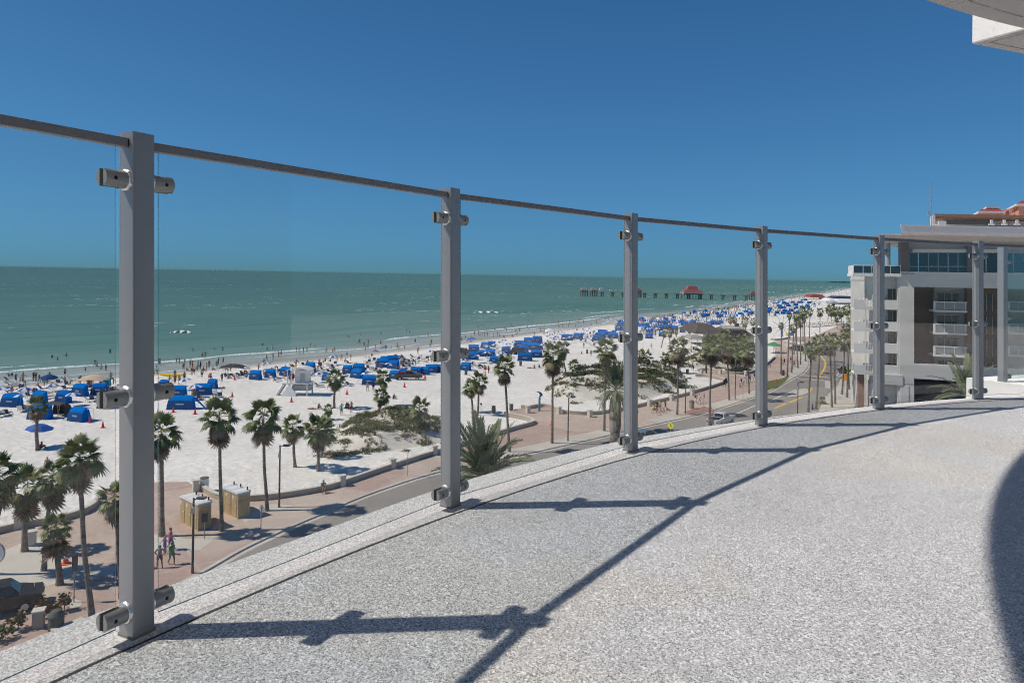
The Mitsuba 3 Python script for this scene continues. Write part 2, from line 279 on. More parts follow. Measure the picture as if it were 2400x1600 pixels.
scene['m_sea'] = {'type': 'bumpmap', 'arbitrary': proc(sea_bump, 0.08), 'scale': 1.0, 'nested': two({'type': 'principled', 'base_color': proc(sea_fn), 'roughness': 0.38, 'specular': 0.28})}
offs = [-6, 0, 5, 10, 18, 26, 40, 70, 120, 220, 450, 900, 2000, 5000, 14000, 45000]
sm, suv = strip(offs, [SEA_Z] * len(offs))
struct('sea', sm, 'm_sea', 'green grey sea with low breakers along the beach', smooth=True, uv=suv)
def sand_fn(p, n, uv):
    u, v = uv.x, uv.y
    w = 0.88 + 0.2 * fbm(p.x * 0.12, p.y * 0.12, 0.0, 3) + 0.26 * (fbm(p.x * 1.9, p.y * 1.9, 2.0, 3) - 0.5)
    wet = smoothstep(-9.0, -1.0, v + 3.5 * (fbm(u * 0.03, 0.0, 3.0, 3) - 0.5))
    dry = mi.Color3f(0.83, 0.80, 0.755) * w; return mix(dry, mi.Color3f(0.42, 0.40, 0.36), wet)
def sand_bump(p, n, uv):
    d, _, c = voronoi(p.x * 2.2, p.y * 2.2); return 0.16 * fbm(p.x * 1.3, p.y * 1.3, 0.0, 3) - 0.10 * (1 - smoothstep(0.1, 0.5, d)) * c
scene['m_sand'] = {'type': 'bumpmap', 'arbitrary': proc(sand_bump, 0.05), 'scale': 1.0, 'nested': two({'type': 'diffuse', 'reflectance': proc(sand_fn)})}
so = [12, 0, -6, -14, -24, -40, -70, -600]
sm, suv = strip(so, [-1.35, -1.0, -0.72, -0.40, -0.12, 0.0, 0.0, 0.0])
struct('beach_sand', sm, 'm_sand', 'white sand beach full of footprints', smooth=True, uv=suv)
# promenade
KERB = [(-420,1790),(-100,1620),(150,1500),(300,1425),(440,1356),(493,1327),(573,1280),(700,1223),(757,1200),(851,1158),(1029,1100),(1243,1060),(1435,1016),(1498,1000),(1618,974),(1664,962),(1771,927),(1800,918),(1851,888),(1882,873),(1895,853),(1890,836),(1876,821),(1850,805),(1830,796)]
WALL1 = [(-160,1290),(42,1236),(110,1227),(161,1216),(214,1197),(232,1174)]
WALL2 = [(471,1146),(487,1157),(509,1170),(550,1173),(590,1173),(650,1168),(757,1150),(802,1137),(918,1096),(1029,1061),(1130,1030),(1213,1004),(1247,996),(1252,989),(1232,982),(1182,973)]
WALL3 = [(1222,956),(1238,958),(1267,952),(1293,956),(1310,965),(1332,970),(1381,973),(1435,966),(1498,953),(1521,947),(1573,935),(1622,922),(1694,900),(1702,893),(1690,888),(1656,882),(1630,881)]
WALL4 = [(1636,869),(1650,867),(1664,868),(1688,873),(1710,876),(1748,878),(1775,869),(1800,852),(1815,838)]
WALL5 = [(1806,796),(1822,797),(1838,795),(1852,791)]
PZ = 0.15
def smooth_line(P, n=3):
    P = np.asarray(P, float)
    for _ in range(n):
        q = np.empty((2*len(P), 2)); q[0] = P[0]; q[-1] = P[-1]; q[1:-1:2] = 0.75*P[:-1] + 0.25*P[1:]; q[2:-1:2] = 0.25*P[:-1] + 0.75*P[1:]; P = q
    return P
kerb = smooth_line(G2(KERB, PZ), 2); walls = [smooth_line(G2(w, PZ), 2) for w in (WALL1, WALL2, WALL3, WALL4, WALL5)]
beach = [(-160,1290),(42,1236),(110,1227),(161,1216),(214,1197),(232,1150),(330,1130),(440,1128),(471,1146),(509,1170),(590,1173),(650,1168),(757,1150),(802,1137),(918,1096),(1029,1061),(1130,1030),(1213,1004),(1247,996),(1250,989),(1232,982),(1182,973),(1205,958),(1222,956),(1238,958),(1267,952),(1293,956),(1310,965),(1332,970),(1381,973),(1435,966),(1498,953),(1573,935),(1622,922),(1694,900),(1701,892),(1656,882),(1630,876),(1664,868),(1710,876),(1748,878),(1775,869),(1800,852),(1818,835),(1812,800),(1838,795),(1860,790),(1905,788),(1960,765),(1990,752)]
prom = Polygon(np.vstack([G2(beach, PZ), G2([(1990,775),(1940,800),(1870,800)], PZ), kerb[::-1]])).buffer(0)
def paver_fn(p, n, uv):
    a = 0.62; x = (p.x * math.cos(a) + p.y * math.sin(a)); y = (-p.x * math.sin(a) + p.y * math.cos(a))
    r = cell_rand(x * 2.4, y * 4.8, 1.0); big = smoothstep(0.48, 0.52, noise(x * 0.09, y * 0.16, 3.0)); w = 0.80 + 0.26 * r * 0.5 + 0.22 * fbm(p.x * 0.3, p.y * 0.3, 0.0, 4)
    c = mix(mi.Color3f(0.53, 0.425, 0.36), mi.Color3f(0.47, 0.35, 0.305), big) * w
    fx, fy = dr.abs(x / 5.2 - dr.round(x / 5.2)) * 5.2, dr.abs(y / 4.1 - dr.round(y / 4.1)) * 4.1
    band = 1 - smoothstep(0.10, 0.16, dr.minimum(fx + 0.0, fy)); c = mix(c, mi.Color3f(0.52, 0.45, 0.39) * w, 0.55 * band)
    sandy = smoothstep(0.60, 0.78, fbm(p.x * 0.11 + 5, p.y * 0.11, 2.0, 3)); return mix(c, mi.Color3f(0.56, 0.50, 0.44), 0.5 * sandy)
flat('m_paver', proc(paver_fn))
def asph_fn(p, n, uv):
    w = 0.85 + 0.3 * fbm(p.x * 0.25, p.y * 0.25, 0.0, 4) + 0.12 * (noise(p.x * 9, p.y * 9, 1.0) - 0.5); return mi.Color3f(0.30, 0.28, 0.26) * w
flat('m_asphalt', proc(asph_fn))
def conc_fn(p, n, uv):
    w = 0.82 + 0.3 * fbm(p.x * 0.5, p.y * 0.5, p.z * 0.5, 4); return mi.Color3f(0.58, 0.535, 0.48) * w
flat('m_concrete', proc(conc_fn))
flat('m_wallstone', (0.44, 0.385, 0.32)); flat('m_wallcap', (0.62, 0.58, 0.52))
struct('promenade', MB().prism(prom, 0.0, PZ).out(), 'm_paver', 'pinkish brick promenade between the beach wall and the road')
KL = LineString(kerb)
kerbpoly = KL.buffer(0.16, cap_style=2, single_sided=False)
struct('road_kerb', MB().prism(kerbpoly, 0.02, PZ + 0.006).out(), 'm_concrete', 'pale concrete kerb between promenade and road')
gut = KL.buffer(-0.62, single_sided=True, cap_style=2) if True else None
land = KL.buffer(2.6, single_sided=True, cap_style=2)
if prom.intersection(land).area < prom.intersection(gut).area: land, gut = KL.buffer(-2.6, single_sided=True, cap_style=2), KL.buffer(0.62, single_sided=True, cap_style=2)
gut = gut.difference(prom).difference(kerbpoly)
struct('gutter', MB().prism(gut, 0.0, 0.034).out(), 'm_concrete', 'light concrete gutter beside the kerb')
# pale concrete verge blocks with palms along the kerb
def along(x0, x1):     # the stretch of verge between two photo columns, cut by the kerb points
    a, b = G(x0, 1100, PZ), G(x1, 1100, PZ)
    k = [q for q in kerb if x0 <= CX + F * (q[0]*R_[0] + (PZ - HC)*R_[2]) / q[1] <= x1]
    l = LineString(k); p = l.buffer(2.5, single_sided=True, cap_style=2); q = l.buffer(-2.5, single_sided=True, cap_style=2)
    return (p if p.intersection(prom).area > q.intersection(prom).area else q).intersection(prom).difference(kerbpoly)
verge = unary_union([along(1075, 1470), along(1530, 1612), along(1628, 1800), along(1845, 1893)])
pads = [Polygon(G2(q, PZ)) for q in ([(360,1252),(440,1262),(505,1258),(470,1288),(360,1292)], [(-60,1312),(14,1287),(51,1272),(112,1252),(150,1300),(165,1318),(270,1326),(270,1345),(150,1362),(60,1385),(-60,1420)], [(595,1190),(640,1180),(690,1184),(640,1198)], [(560,1205),(600,1196),(620,1205),(575,1222)], [(163,1412),(176,1403),(190,1407),(192,1416),(176,1425),(163,1424)])]
struct('verge', MB().prism(verge, PZ - 0.02, PZ + 0.004).out(), 'm_concrete', 'pale concrete verge blocks between promenade and kerb')
struct('sandy_bed', MB().prism(unary_union(pads).intersection(prom.buffer(3)).difference(kerbpoly.buffer(0.05)), PZ - 0.02, PZ + 0.008).out(), 'm_sand2', 'pale sandy planting beds in the promenade')
flat('m_sand2', (0.58, 0.545, 0.49))
flat('m_grass', (0.16, 0.17, 0.075))
struct('grass_verge', MB().prism(Polygon(G2([(1797,903),(1797,893),(1850,884),(1851,878),(1842,893),(1820,908),(1797,915)], PZ)), PZ - 0.02, PZ + 0.012).out(), 'm_grass', 'worn strip of grass inside the bend of the kerb')
# road: everything on the town side of the kerb
road = Polygon(np.vstack([kerb, G2([(1870,806),(1960,800),(2020,812)], 0), [(75, 60), (60, 20), (-60, 20)]])).buffer(0).difference(prom)
struct('road', MB().prism(road, -0.2, 0.03).out(), 'm_asphalt', 'grey asphalt beach road bending away')
paint('m_yellow_line', (0.62, 0.40, 0.06), 0.7); paint('m_white_line', (0.62, 0.61, 0.58), 0.7)
def stripe(pts, w, z=0.034):
    return LineString(smooth_line(G2(pts, 0.03), 2)).buffer(w/2, cap_style=2)
mk = MB()
for a in ([(1816,956),(1842,945)], [(1850,943),(1880,930)], [(1896,920),(1903,908)], [(1914,887),(1923,878),(1933,862),(1935,851),(1933,845),(1927,838),(1921,832)]): mk.prism(stripe(a, 0.42), 0.02, 0.036)
struct('yellow_line', mk.out(), 'm_yellow_line', 'yellow centre line of the beach road')
mk = MB()
for a in ([(1690,985),(1785,943),(1800,940),(1866,913)], [(1961,880),(1972,868)], [(1958,889),(1975,876)]): mk.prism(stripe(a, 0.22), 0.02, 0.0355)
for a in ([(1875,878),(1945,885)], [(1868,886),(1948,893)]): mk.prism(stripe(a, 0.5), 0.02, 0.0365)
struct('white_line', mk.out(), 'm_white_line', 'white lane lines and crossing lines on the road')
flat('m_brick_cross', (0.34, 0.21, 0.175))
struct('brick_crossing', MB().prism(Polygon(G2([(1600,965),(1652,951),(1690,966),(1640,978)], PZ)).intersection(prom), PZ - 0.02, PZ + 0.010).prism(Polygon(G2([(1650,975),(1672,962),(1700,972),(1690,984)], 0.03)), 0.02, 0.038).prism(Polygon(G2([(1872,881),(1946,888),(1946,891),(1870,884)], 0.03)), 0.02, 0.040).out(), 'm_brick_cross', 'red brick crossing from the promenade into the road')
right_walk = Polygon(G2([(1905,990),(1933,931),(1962,905),(1970,889),(1990,880),(2060,880),(2060,1010)], 0.15))
struct('town_pavement', MB().prism(right_walk, 0.0, 0.17).out(), 'm_concrete', 'pale pavement with palms beside the hotel')
struct('median_island', MB().prism(Polygon(smooth_line(G2([(1846,927),(1866,914),(1892,908),(1897,921),(1870,928),(1850,930)], 0.1), 2)), 0.0, 0.13).out(), 'm_concrete', 'low pale traffic island on the road')
# far island on the horizon
iv = MB(); xs = np.linspace(1935, 2110, 60); rr = np.random.default_rng(3)
base = np.array([G(x, YH(x) + 3.2, SEA_Z) for x in xs]); hh = 12 + 14*rr.random(60); hh[0] = hh[-1] = 1; top = base * 1.0; top[:, 2] = SEA_Z + hh * np.clip(np.minimum(np.arange(60), 59 - np.arange(60))/6, 0.05, 1); back = base * [1.03, 1.06, 1]
i = np.arange(59); iv.add(np.vstack([base, top, back]), np.vstack([np.stack([i, i+1, i+61], 1), np.stack([i, i+61, i+60], 1), np.stack([i+60, i+61, i+121], 1), np.stack([i+60, i+121, i+120], 1)]))
flat('m_far_land', (0.10, 0.13, 0.10)); struct('far_island', iv.out(), 'm_far_land', 'low wooded island on the far horizon')
# ---------------------------------------------------------------- palms and dune plants
paint('m_frond_a', (0.135, 0.170, 0.055), 0.5, spec=0.35); paint('m_frond_b', (0.205, 0.215, 0.085), 0.5, spec=0.35); paint('m_frond_c', (0.095, 0.130, 0.048), 0.5, spec=0.3)
paint('m_frond_y', (0.26, 0.24, 0.10), 0.6, spec=0.2); paint('m_frond_dead', (0.27, 0.20, 0.145), 0.85, spec=0.1); paint('m_frond_dry', (0.30, 0.245, 0.17), 0.85, spec=0.1)
def trunk_fn(p, n, uv):
    w = 0.62 + 0.5 * noise(p.z * 6.5, p.x * 1.5 + p.y, 0.0) + 0.35 * (noise(p.x * 14, p.y * 14, p.z * 20) - 0.5); return mi.Color3f(0.235, 0.205, 0.175) * w
flat('m_trunk', proc(trunk_fn))
flat('m_trunk_pale', (0.34, 0.31, 0.28))
def fan_frond(seed, droop=0.35, segs=17, pet=0.52, wid=1.0):
    r = np.random.default_rng(seed); m = MB(); bl = 1 - pet
    z = lambda x: -droop * x * x * 0.55
    pts = [(x, 0, z(x)) for x in np.linspace(0, pet, 4)]; m.tube(pts, [0.012, 0.010, 0.008, 0.006], 4, cap=False)
    c = np.array([pet, 0, z(pet)])
    for i, th in enumerate(np.linspace(-1.95, 1.95, segs)):
        L = bl * (1.08 - 0.20 * abs(th)) * r.uniform(0.85, 1.08); d = np.array([math.cos(th), math.sin(th) * wid, 0]); s_ = np.array([-math.sin(th), math.cos(th) * wid, 0]); w = (0.052 if segs > 13 else 0.085) * wid
        fold = 0.02 * (1 if i % 2 else -1)
        def q(t, o): 
            p = c + d * L * t + s_ * o; p[2] += -droop * (0.9 * (t ** 2.2) * L + 0.35 * abs(math.sin(th)) * t * L) + z(pet) * 0.8 * t * max(math.cos(th), 0) + fold * (o != 0) * t; return p
        m.add([c, q(0.5, -w), q(0.5, w), q(0.78, -w*0.62), q(0.78, w*0.62), q(1.0, 0)], [[0, 1, 2], [1, 3, 4], [1, 4, 2], [3, 5, 4]])
    return m.out()
FAN = [fan_frond(k, dr_) for k, dr_ in ((1, 0.25), (2, 0.5), (3, 0.8), (4, 0.35))]; DEADF = [fan_frond(9, 0.9, 13, 0.42, 0.85), fan_frond(10, 0.5, 13, 0.42, 0.7)]
FANS = [shared(f) for f in FAN]; DEADS = [shared(f) for f in DEADF]
def euler(az, el, roll, sc, p):
    ce, se = math.cos(el), math.sin(el); Y = np.array([[ce, 0, -se], [0, 1, 0], [se, 0, ce]]); cr, sr = math.cos(roll), math.sin(roll); X = np.array([[1, 0, 0], [0, cr, -sr], [0, sr, cr]])
    M = np.eye(4); M[:3, :3] = rotz(az) @ Y @ X * sc; M[:3, 3] = p; return M
def crown_list(r, n, seed, full=1.0, skirt=12, dead_len=0.75):
    g = np.random.default_rng(seed); out = []; wind = g.uniform(-0.1, 0.1)
    for i in range(n):
        t = (i + 0.5) / n; el = 1.30 - 1.85 * t ** 0.9 + g.uniform(-0.16, 0.16); az = i * 2.39996 + g.uniform(-0.3, 0.3)
        k = 0 if t < 0.3 else (1 if t < 0.65 else 2); k = 3 if g.random() < 0.2 else k
        col = g.choice(['m_frond_a', 'm_frond_b', 'm_frond_c'], p=[0.5, 0.27, 0.23])
        if g.random() < 0.05: col = 'm_frond_y'
        if t > 0.88 and g.random() < 0.5: col = 'm_frond_dry'
        out.append(('frond', k, col, az, el, g.uniform(-0.5, 0.5), r * g.uniform(0.80, 1.08) * (0.82 + 0.18 * t), np.array([0, 0, 0.22 * r * (0.5 - t)])))
    skirt = int(skirt * 1.9)
    for i in range(skirt):
        t = (i + 0.5) / skirt; out.append(('dead_frond', i % 2, 'm_frond_dead' if g.random() < 0.75 else 'm_frond_dry', i * 2.39996 + g.uniform(-0.3, 0.3), -1.12 - 0.40 * t + g.uniform(-0.1, 0.1), g.uniform(-0.4, 0.4), r * g.uniform(0.75, 1.05) * dead_len, np.array([0, 0, -0.16 * r - 0.42 * r * t])))
    return out
def trunk_path(b, c, n=9, seed=0, bow=0.0):
    g = np.random.default_rng(seed); t = np.linspace(0, 1, n)[:, None]; ph = g.uniform(0, 6.28); side = np.array([math.cos(ph), math.sin(ph), 0]); P = b + (c - b) * t
    return P + side * (np.sin(np.pi * t) * (g.uniform(-0.12, 0.12) + bow) + 0.03 * np.sin(2 * np.pi * t * 1.7 + ph))
def palm(bp, cp, rpx, label, kind='fan', z0=PZ, seed=0, n=25, skirt=14, near=None, tr=None, name='fan_palm', group=None, Y=None, dead=0.75, cat='palm'):
    if Y is None: b = G(*bp, z0); Y = b[1]
    else: b = AT(bp[0], bp[1], Y); b[2] = z0
    c = AT(*cp, Y); r = rpx / F * Y * 1.14
    key = thing(name, label, cat, group); tr = tr or 0.16
    P = trunk_path(b, c - [0, 0, 0.25*r], seed=seed); rad = np.linspace(1.0, 0.78, len(P)) * tr; rad[0] *= 1.35; rad[1] *= 1.05
    obj('trunk', MB().tube(P, rad, 8).out(), 'm_trunk', key, smooth=40)
    near = rpx >= 21 if near is None else near
    L = crown_list(r, n if near else max(20, n - 5), seed + 100, skirt=skirt, dead_len=dead)
    off = c - [0, 0, 0.12 * r]
    if near:
        for nm, k, col, az, el, ro, sc, dp in L: obj(nm, (FANS if nm == 'frond' else DEADS)[k], col, key, euler(az, el, ro, sc, off + dp))
    else:
        by = {}
        for nm, k, col, az, el, ro, sc, dp in L:
            if rpx < 12 and col == 'm_frond_y': col = 'm_frond_b'
            by.setdefault(('crown' if nm == 'frond' else 'dead_fronds', col), MB()).add(*xf((FAN if nm == 'frond' else DEADF)[k], euler(az, el, ro, sc, off + dp)))
        for (nm, col), m in by.items(): obj(nm, m.out(), col, key)
    return key
W = 'fan palm'
PALMS = [
 ((216,1452),(186,1066),56,'tallest fan palm left of the first railing post, leaning slightly over the brick promenade',dict(seed=1,skirt=18,n=36)),
 ((57,1291),(64,1132),50,'fan palm with a dark drooping skirt in the sandy bed at the left edge',dict(seed=2,skirt=20,tr=.2,dead=.9)),
 ((102,1336),(122,1112),46,'fan palm between the tallest palm and the one at the left edge',dict(seed=3,skirt=18,dead=.9)),
 ((140,1369),(131,1228),40,'short fan palm with a hanging brown skirt beside the orange cone',dict(seed=4,skirt=20,tr=.2,dead=1.1)),
 ((-16,1345),(-4,1098),54,'fan palm cut off by the left edge of the view',dict(seed=5,skirt=18,dead=1.0)),
 ((285,1400),(268,1158),44,'broad fan palm half hidden behind the first railing post',dict(seed=6,skirt=14)),
 ((88,1055),(88,946),26,'lone thin fan palm on the sand beside a blue umbrella, left of the first post',dict(seed=7,z0=0,n=26,tr=.2)),
 ((380,1256),(378,1004),48,'fan palm just right of the first railing post, beside the portable toilets',dict(seed=8,skirt=16,tr=.2)),
 ((520,1243),(514,968),50,'tall fan palm standing between the two pairs of portable toilets',dict(seed=9,skirt=18,dead=.8)),
 ((626,1196),(617,968),48,'tall fan palm right of the portable toilets, beside a lamp post',dict(seed=10,skirt=18,dead=.8)),
 ((691,1094),(686,992),32,'short fan palm on the sand right of the lamp post',dict(seed=11,skirt=12,z0=0,tr=.17)),
 ((746,1104),(745,998),38,'bushy fan palm nearest the beach wall, left of the dune',dict(seed=12,skirt=14,z0=0,n=36,tr=.18)),
 ((752,1071),(764,1000),30,'fan palm leaning just behind the bushy one left of the dune',dict(seed=13,skirt=10,z0=0)),
 ((769,983),(770,956),15,'small round fan palm with yellow tips behind the dune',dict(seed=14,z0=0,skirt=4)),
 ((783,956),(786,880),25,'tall dark fan palm on the sand right of the lifeguard tower',dict(seed=15,z0=0,skirt=12,tr=.19)),
 ((885,985),(894,922),22,'fan palm with a leaning bare trunk on the dune',dict(seed=16,z0=0.3,skirt=4,tr=.2)),
 ((900,950),(898,880),22,'dull fan palm standing behind the leaning one at the edge of the cabanas',dict(seed=17,z0=0,skirt=8)),
 ((918,997),(922,962),17,'small fan palm in the middle of the first dune',dict(seed=18,z0=0.5,skirt=4)),
 ((962,995),(960,962),20,'fan palm left of the largest palm on the first dune',dict(seed=19,z0=0.5,skirt=4)),
 ((977,1021),(983,950),29,'largest fan palm on the first dune, near the second railing post',dict(seed=20,z0=0.3,skirt=6,tr=.17)),
 ((1108,966),(1104,902),22,'left one of a pair of thin fan palms just right of the second railing post',dict(seed=21,z0=0,skirt=8)),
 ((1119,973),(1123,888),25,'right one of a pair of thin fan palms just right of the second railing post',dict(seed=22,z0=0,skirt=8)),
 ((1194,1058),(1183,854),30,'fan palm rising behind the feathery date palm in the third pane',dict(seed=23,skirt=16,dead=.85)),
 ((1294,1038),(1296,826),33,'tall fan palm on the pale verge right of the blue beach shower',dict(seed=24,skirt=18,dead=.95)),
 ((1328,880),(1317,812),22,'dull fan palm just behind the tall one by the blue shower',dict(seed=25,z0=0,skirt=10)),
 ((1342,884),(1347,853),17,'low fan palm at the seaward edge of the second dune',dict(seed=26,z0=0,skirt=6)),
 ((1416,1009),(1420,814),32,'tall pale trunked fan palm just left of the third railing post',dict(seed=27,skirt=14)),
 ((1587,971),(1589,808),29,'tall fan palm right of the group of cyclists on the promenade',dict(seed=28,skirt=16,dead=.9)),
 ((1662,1000),(1668,804),30,'tall fan palm standing in front of the silver pickup truck',dict(seed=29,skirt=16,dead=.95)),
 ((1709,937),(1704,803),27,'fan palm on the verge right of the pickup truck',dict(seed=30,skirt=12,dead=.8)),
 ((1756,922),(1754,812),26,'brownish fan palm next to the fourth railing post',dict(seed=31,skirt=16,dead=1.0)),
 ((1520,868),(1514,832),19,'left one of the fan palms between the third post and the pavilion dune',dict(seed=32,z0=0,skirt=6)),
 ((1506,872),(1499,828),17,'fan palm half hidden behind the third railing post',dict(seed=33,z0=0,skirt=6)),
 ((1558,873),(1560,834),14,'left one of a pair of small fan palms behind the dark dune shrubs',dict(seed=34,z0=0,skirt=6)),
 ((1567,873),(1572,836),13,'right one of a pair of small fan palms behind the dark dune shrubs',dict(seed=35,z0=0,skirt=6)),
 ((1593,875),(1595,836),17,'fan palm behind the trunk of the tall palm by the cyclists',dict(seed=36,z0=0,skirt=8)),
 ((1570,817),(1570,775),11,'small fan palm before the blue cabanas, second from the third post',dict(seed=37,z0=0)),
 ((1549,815),(1557,779),8,'leaning fan palm trunk before the blue cabanas',dict(seed=38,z0=0)),
 ((1585,790),(1585,776),6,'tiny fan palm on the sand before the cabanas',dict(seed=39,z0=0)),
 ((1616,796),(1616,769),8,'small fan palm on open sand left of the pavilion',dict(seed=40,z0=0)),
]
for bp, cp, r, lab, k in PALMS: palm(bp, cp, r, lab, **k)
GRP = [  # palms of clusters that nothing tells apart
 ('fan palm of the dark cluster on the dune before the pavilion', 'palms before the pavilion', [((1675,856),(1677,796),21),((1700,850),(1700,786),20),((1725,860),(1722,800),20),((1690,842),(1690,790),16),((1742,850),(1740,796),20),((1730,868),(1733,824),19),((1748,866),(1750,834),17),((1715,866),(1716,828),17),((1655,846),(1655,800),15)], 0.0),
 ('fan palm behind the pavilion roof', 'palms behind the pavilion', [((1712,768),(1712,747),8),((1722,768),(1721,747),8),((1747,772),(1746,750),12),((1765,768),(1765,750),9)], 0.0),
 ('slim fan palm in the double row along the promenade at the bend of the road', 'palms along the promenade bend', [((1882,800),(1882,726),12),((1897,794),(1899,728),9),((1921,779),(1922,728),10),((1876,854),(1876,750),12),((1855,873),(1860,764),12),((1845,883),(1851,738),8),((1870,862),(1866,737),11),((1830,876),(1831,760),8),((1861,830),(1868,748),10),((1888,846),(1885,740),10)], PZ),
 ('fan palm of the far cluster where the promenade ends at the hotel', 'palms at the far end of the promenade', [((1948,759),(1948,721),14),((1972,761),(1972,726),12),((1962,771),(1962,741),10),((1957,756),(1957,726),11),((1985,760),(1985,722),12),((1940,752),(1942,722),9),((1995,775),(1996,735),14),((2006,780),(2008,738),15),((2001,800),(2002,757),14)], PZ),
 ('slim fan palm on the pavement between the road and the hotel', 'palms beside the hotel', [((1894,964),(1902,812),21),((1913,957),(1923,794),22),((1957,946),(1953,792),20),((1950,954),(1946,806),18),((1973,924),(1979,794),20),((1985,931),(1992,780),21),((1996,918),(1999,786),18),((1990,912),(1984,770),17)], PZ)]
sd = 200
for lab, grp, L, z0 in GRP:
    for bp, cp, r in L: sd += 1; palm(bp, cp, r, lab, group=grp, z0=z0, seed=sd, skirt=10, near=r >= 19, n=26, tr=0.17)
palm((1927,946),(1927,936),11,'low palm shrub on the pavement beside the square white sign',seed=300,skirt=0,n=24,near=False,tr=.1,name='palm_shrub',cat='shrub')
# feathery date palms
def feather(seed, droop, L=3.4, pairs=46):
    g = np.random.default_rng(seed); m = MB(); t = np.linspace(0, 1, 12); P = np.stack([L * t * (1 - 0.12*t), 0*t, L * (0.28 * t - droop * t ** 2.2)], 1)
    m.tube(P, np.linspace(0.035, 0.008, 12), 5, cap=False)
    for i in range(pairs):
        u = 0.14 + 0.86 * i / pairs; p = np.array([np.interp(u, t, P[:, k]) for k in range(3)]); q = np.array([np.interp(min(u+0.02, 1), t, P[:, k]) for k in range(3)]); f = (q - p) / max(np.linalg.norm(q - p), 1e-6)
        l = L * 0.155 * (1.1 - 0.75 * u ** 3) * (0.5 + min(u*2.2, 0.5))
        for s_ in (-1, 1):
            ang = 0.75 - 0.3*u; d = f * math.cos(ang) + np.array([0, s_ * math.sin(ang), 0]) + np.array([0, 0, g.uniform(-0.05, 0.42)]); d /= np.linalg.norm(d); w = np.cross(d, [0, 0, 1.0]) * 0.036
            e = p + d * l + [0, 0, -0.08 * l]; h = p + d * l * 0.5
            m.add([p, h + w, h - w, e], [[0, 1, 2], [1, 3, 2]])
    return m.out()
FEA = [feather(1, 0.15), feather(2, 0.35), feather(3, 0.62), feather(4, 0.25)]; FEAS = [shared(f) for f in FEA]
paint('m_date', (0.20, 0.225, 0.12), 0.55, spec=0.3); paint('m_date_b', (0.11, 0.135, 0.07), 0.55, spec=0.3)
def boss_fn(p, n, uv):
    a = dr.atan2(uv.y, uv.x) if False else p.x * 5 + p.y * 5; w = 0.55 + 0.7 * smoothstep(0.2, 0.8, noise(p.x * 8 + p.y * 8, p.z * 7, 0.0)); return mi.Color3f(0.30, 0.255, 0.21) * w
flat('m_date_trunk', proc(boss_fn))
def date_palm(cp, Y, lab, n, tr, sc, seed, els=(1.35, -0.5)):
    c = AT(*cp, Y); key = thing('date_palm', lab, 'palm'); b = c.copy(); b[2] = 0
    g = np.random.default_rng(seed); k = 26; P = np.linspace(b, c - [0, 0, 0.3], k); rad = tr * (1 + 0.07 * (np.arange(k) % 2)); rad[0] *= 1.3; rad[-5:-1] *= 1.30; rad[-1] *= 0.7
    obj('trunk', MB().tube(P, rad, 12).out(), 'm_date_trunk', key)
    sm = MB()                                                    # the diamond stubs of cut fronds
    for z in np.arange(max(c[2] - 7.0, 0.3), c[2] - 0.9, 0.16):
        for i in range(9):
            a = i * 6.2832/9 + (round(z / 0.16) % 2) * 0.35; d = np.array([math.cos(a), math.sin(a), 0]); s_ = np.array([-d[1], d[0], 0]); o = np.array([c[0], c[1], z]) + d * tr * 0.97
            sm.add([o - s_*0.07, o + s_*0.07, o + [0, 0, 0.10] , o - [0, 0, 0.08], o + d*0.055 + [0, 0, 0.045]], [[0, 3, 4], [3, 1, 4], [1, 2, 4], [2, 0, 4]])
    obj('frond_stub', sm.out(), 'm_date_trunk', key); labels[key + '__frond_stub'] = {'kind': 'stuff', 'label': 'diamond pattern of cut frond stubs'}
    for i in range(n):
        t = (i + 0.5)/n; el = els[0] + (els[1] - els[0]) * t ** 0.9 + g.uniform(-0.12, 0.12)
        obj('frond', FEAS[0 if t < 0.35 else (1 if t < 0.75 else 2)], 'm_date' if g.random() < 0.6 else 'm_date_b', key, euler(i * 2.39996 + g.uniform(-0.2, 0.2), el, g.uniform(-0.5, 0.5), sc * g.uniform(0.85, 1.1), c + [0, 0, 0.1 - 0.2*t]))
date_palm((1136, 1118), 40.0, 'bushy feathery date palm crown rising from the street right of the second railing post', 46, 0.26, 1.12, 5, (1.30, -0.42))
date_palm((1443, 912), 46.0, 'date palm with a diamond patterned trunk next to the third railing post', 40, 0.30, 0.60, 6, (1.45, -0.75))
date_palm((2262, 921), 24.0, 'feathery palm top rising before the hotel below the fifth pane', 20, 0.2, 0.46, 8, (1.3, -0.3))
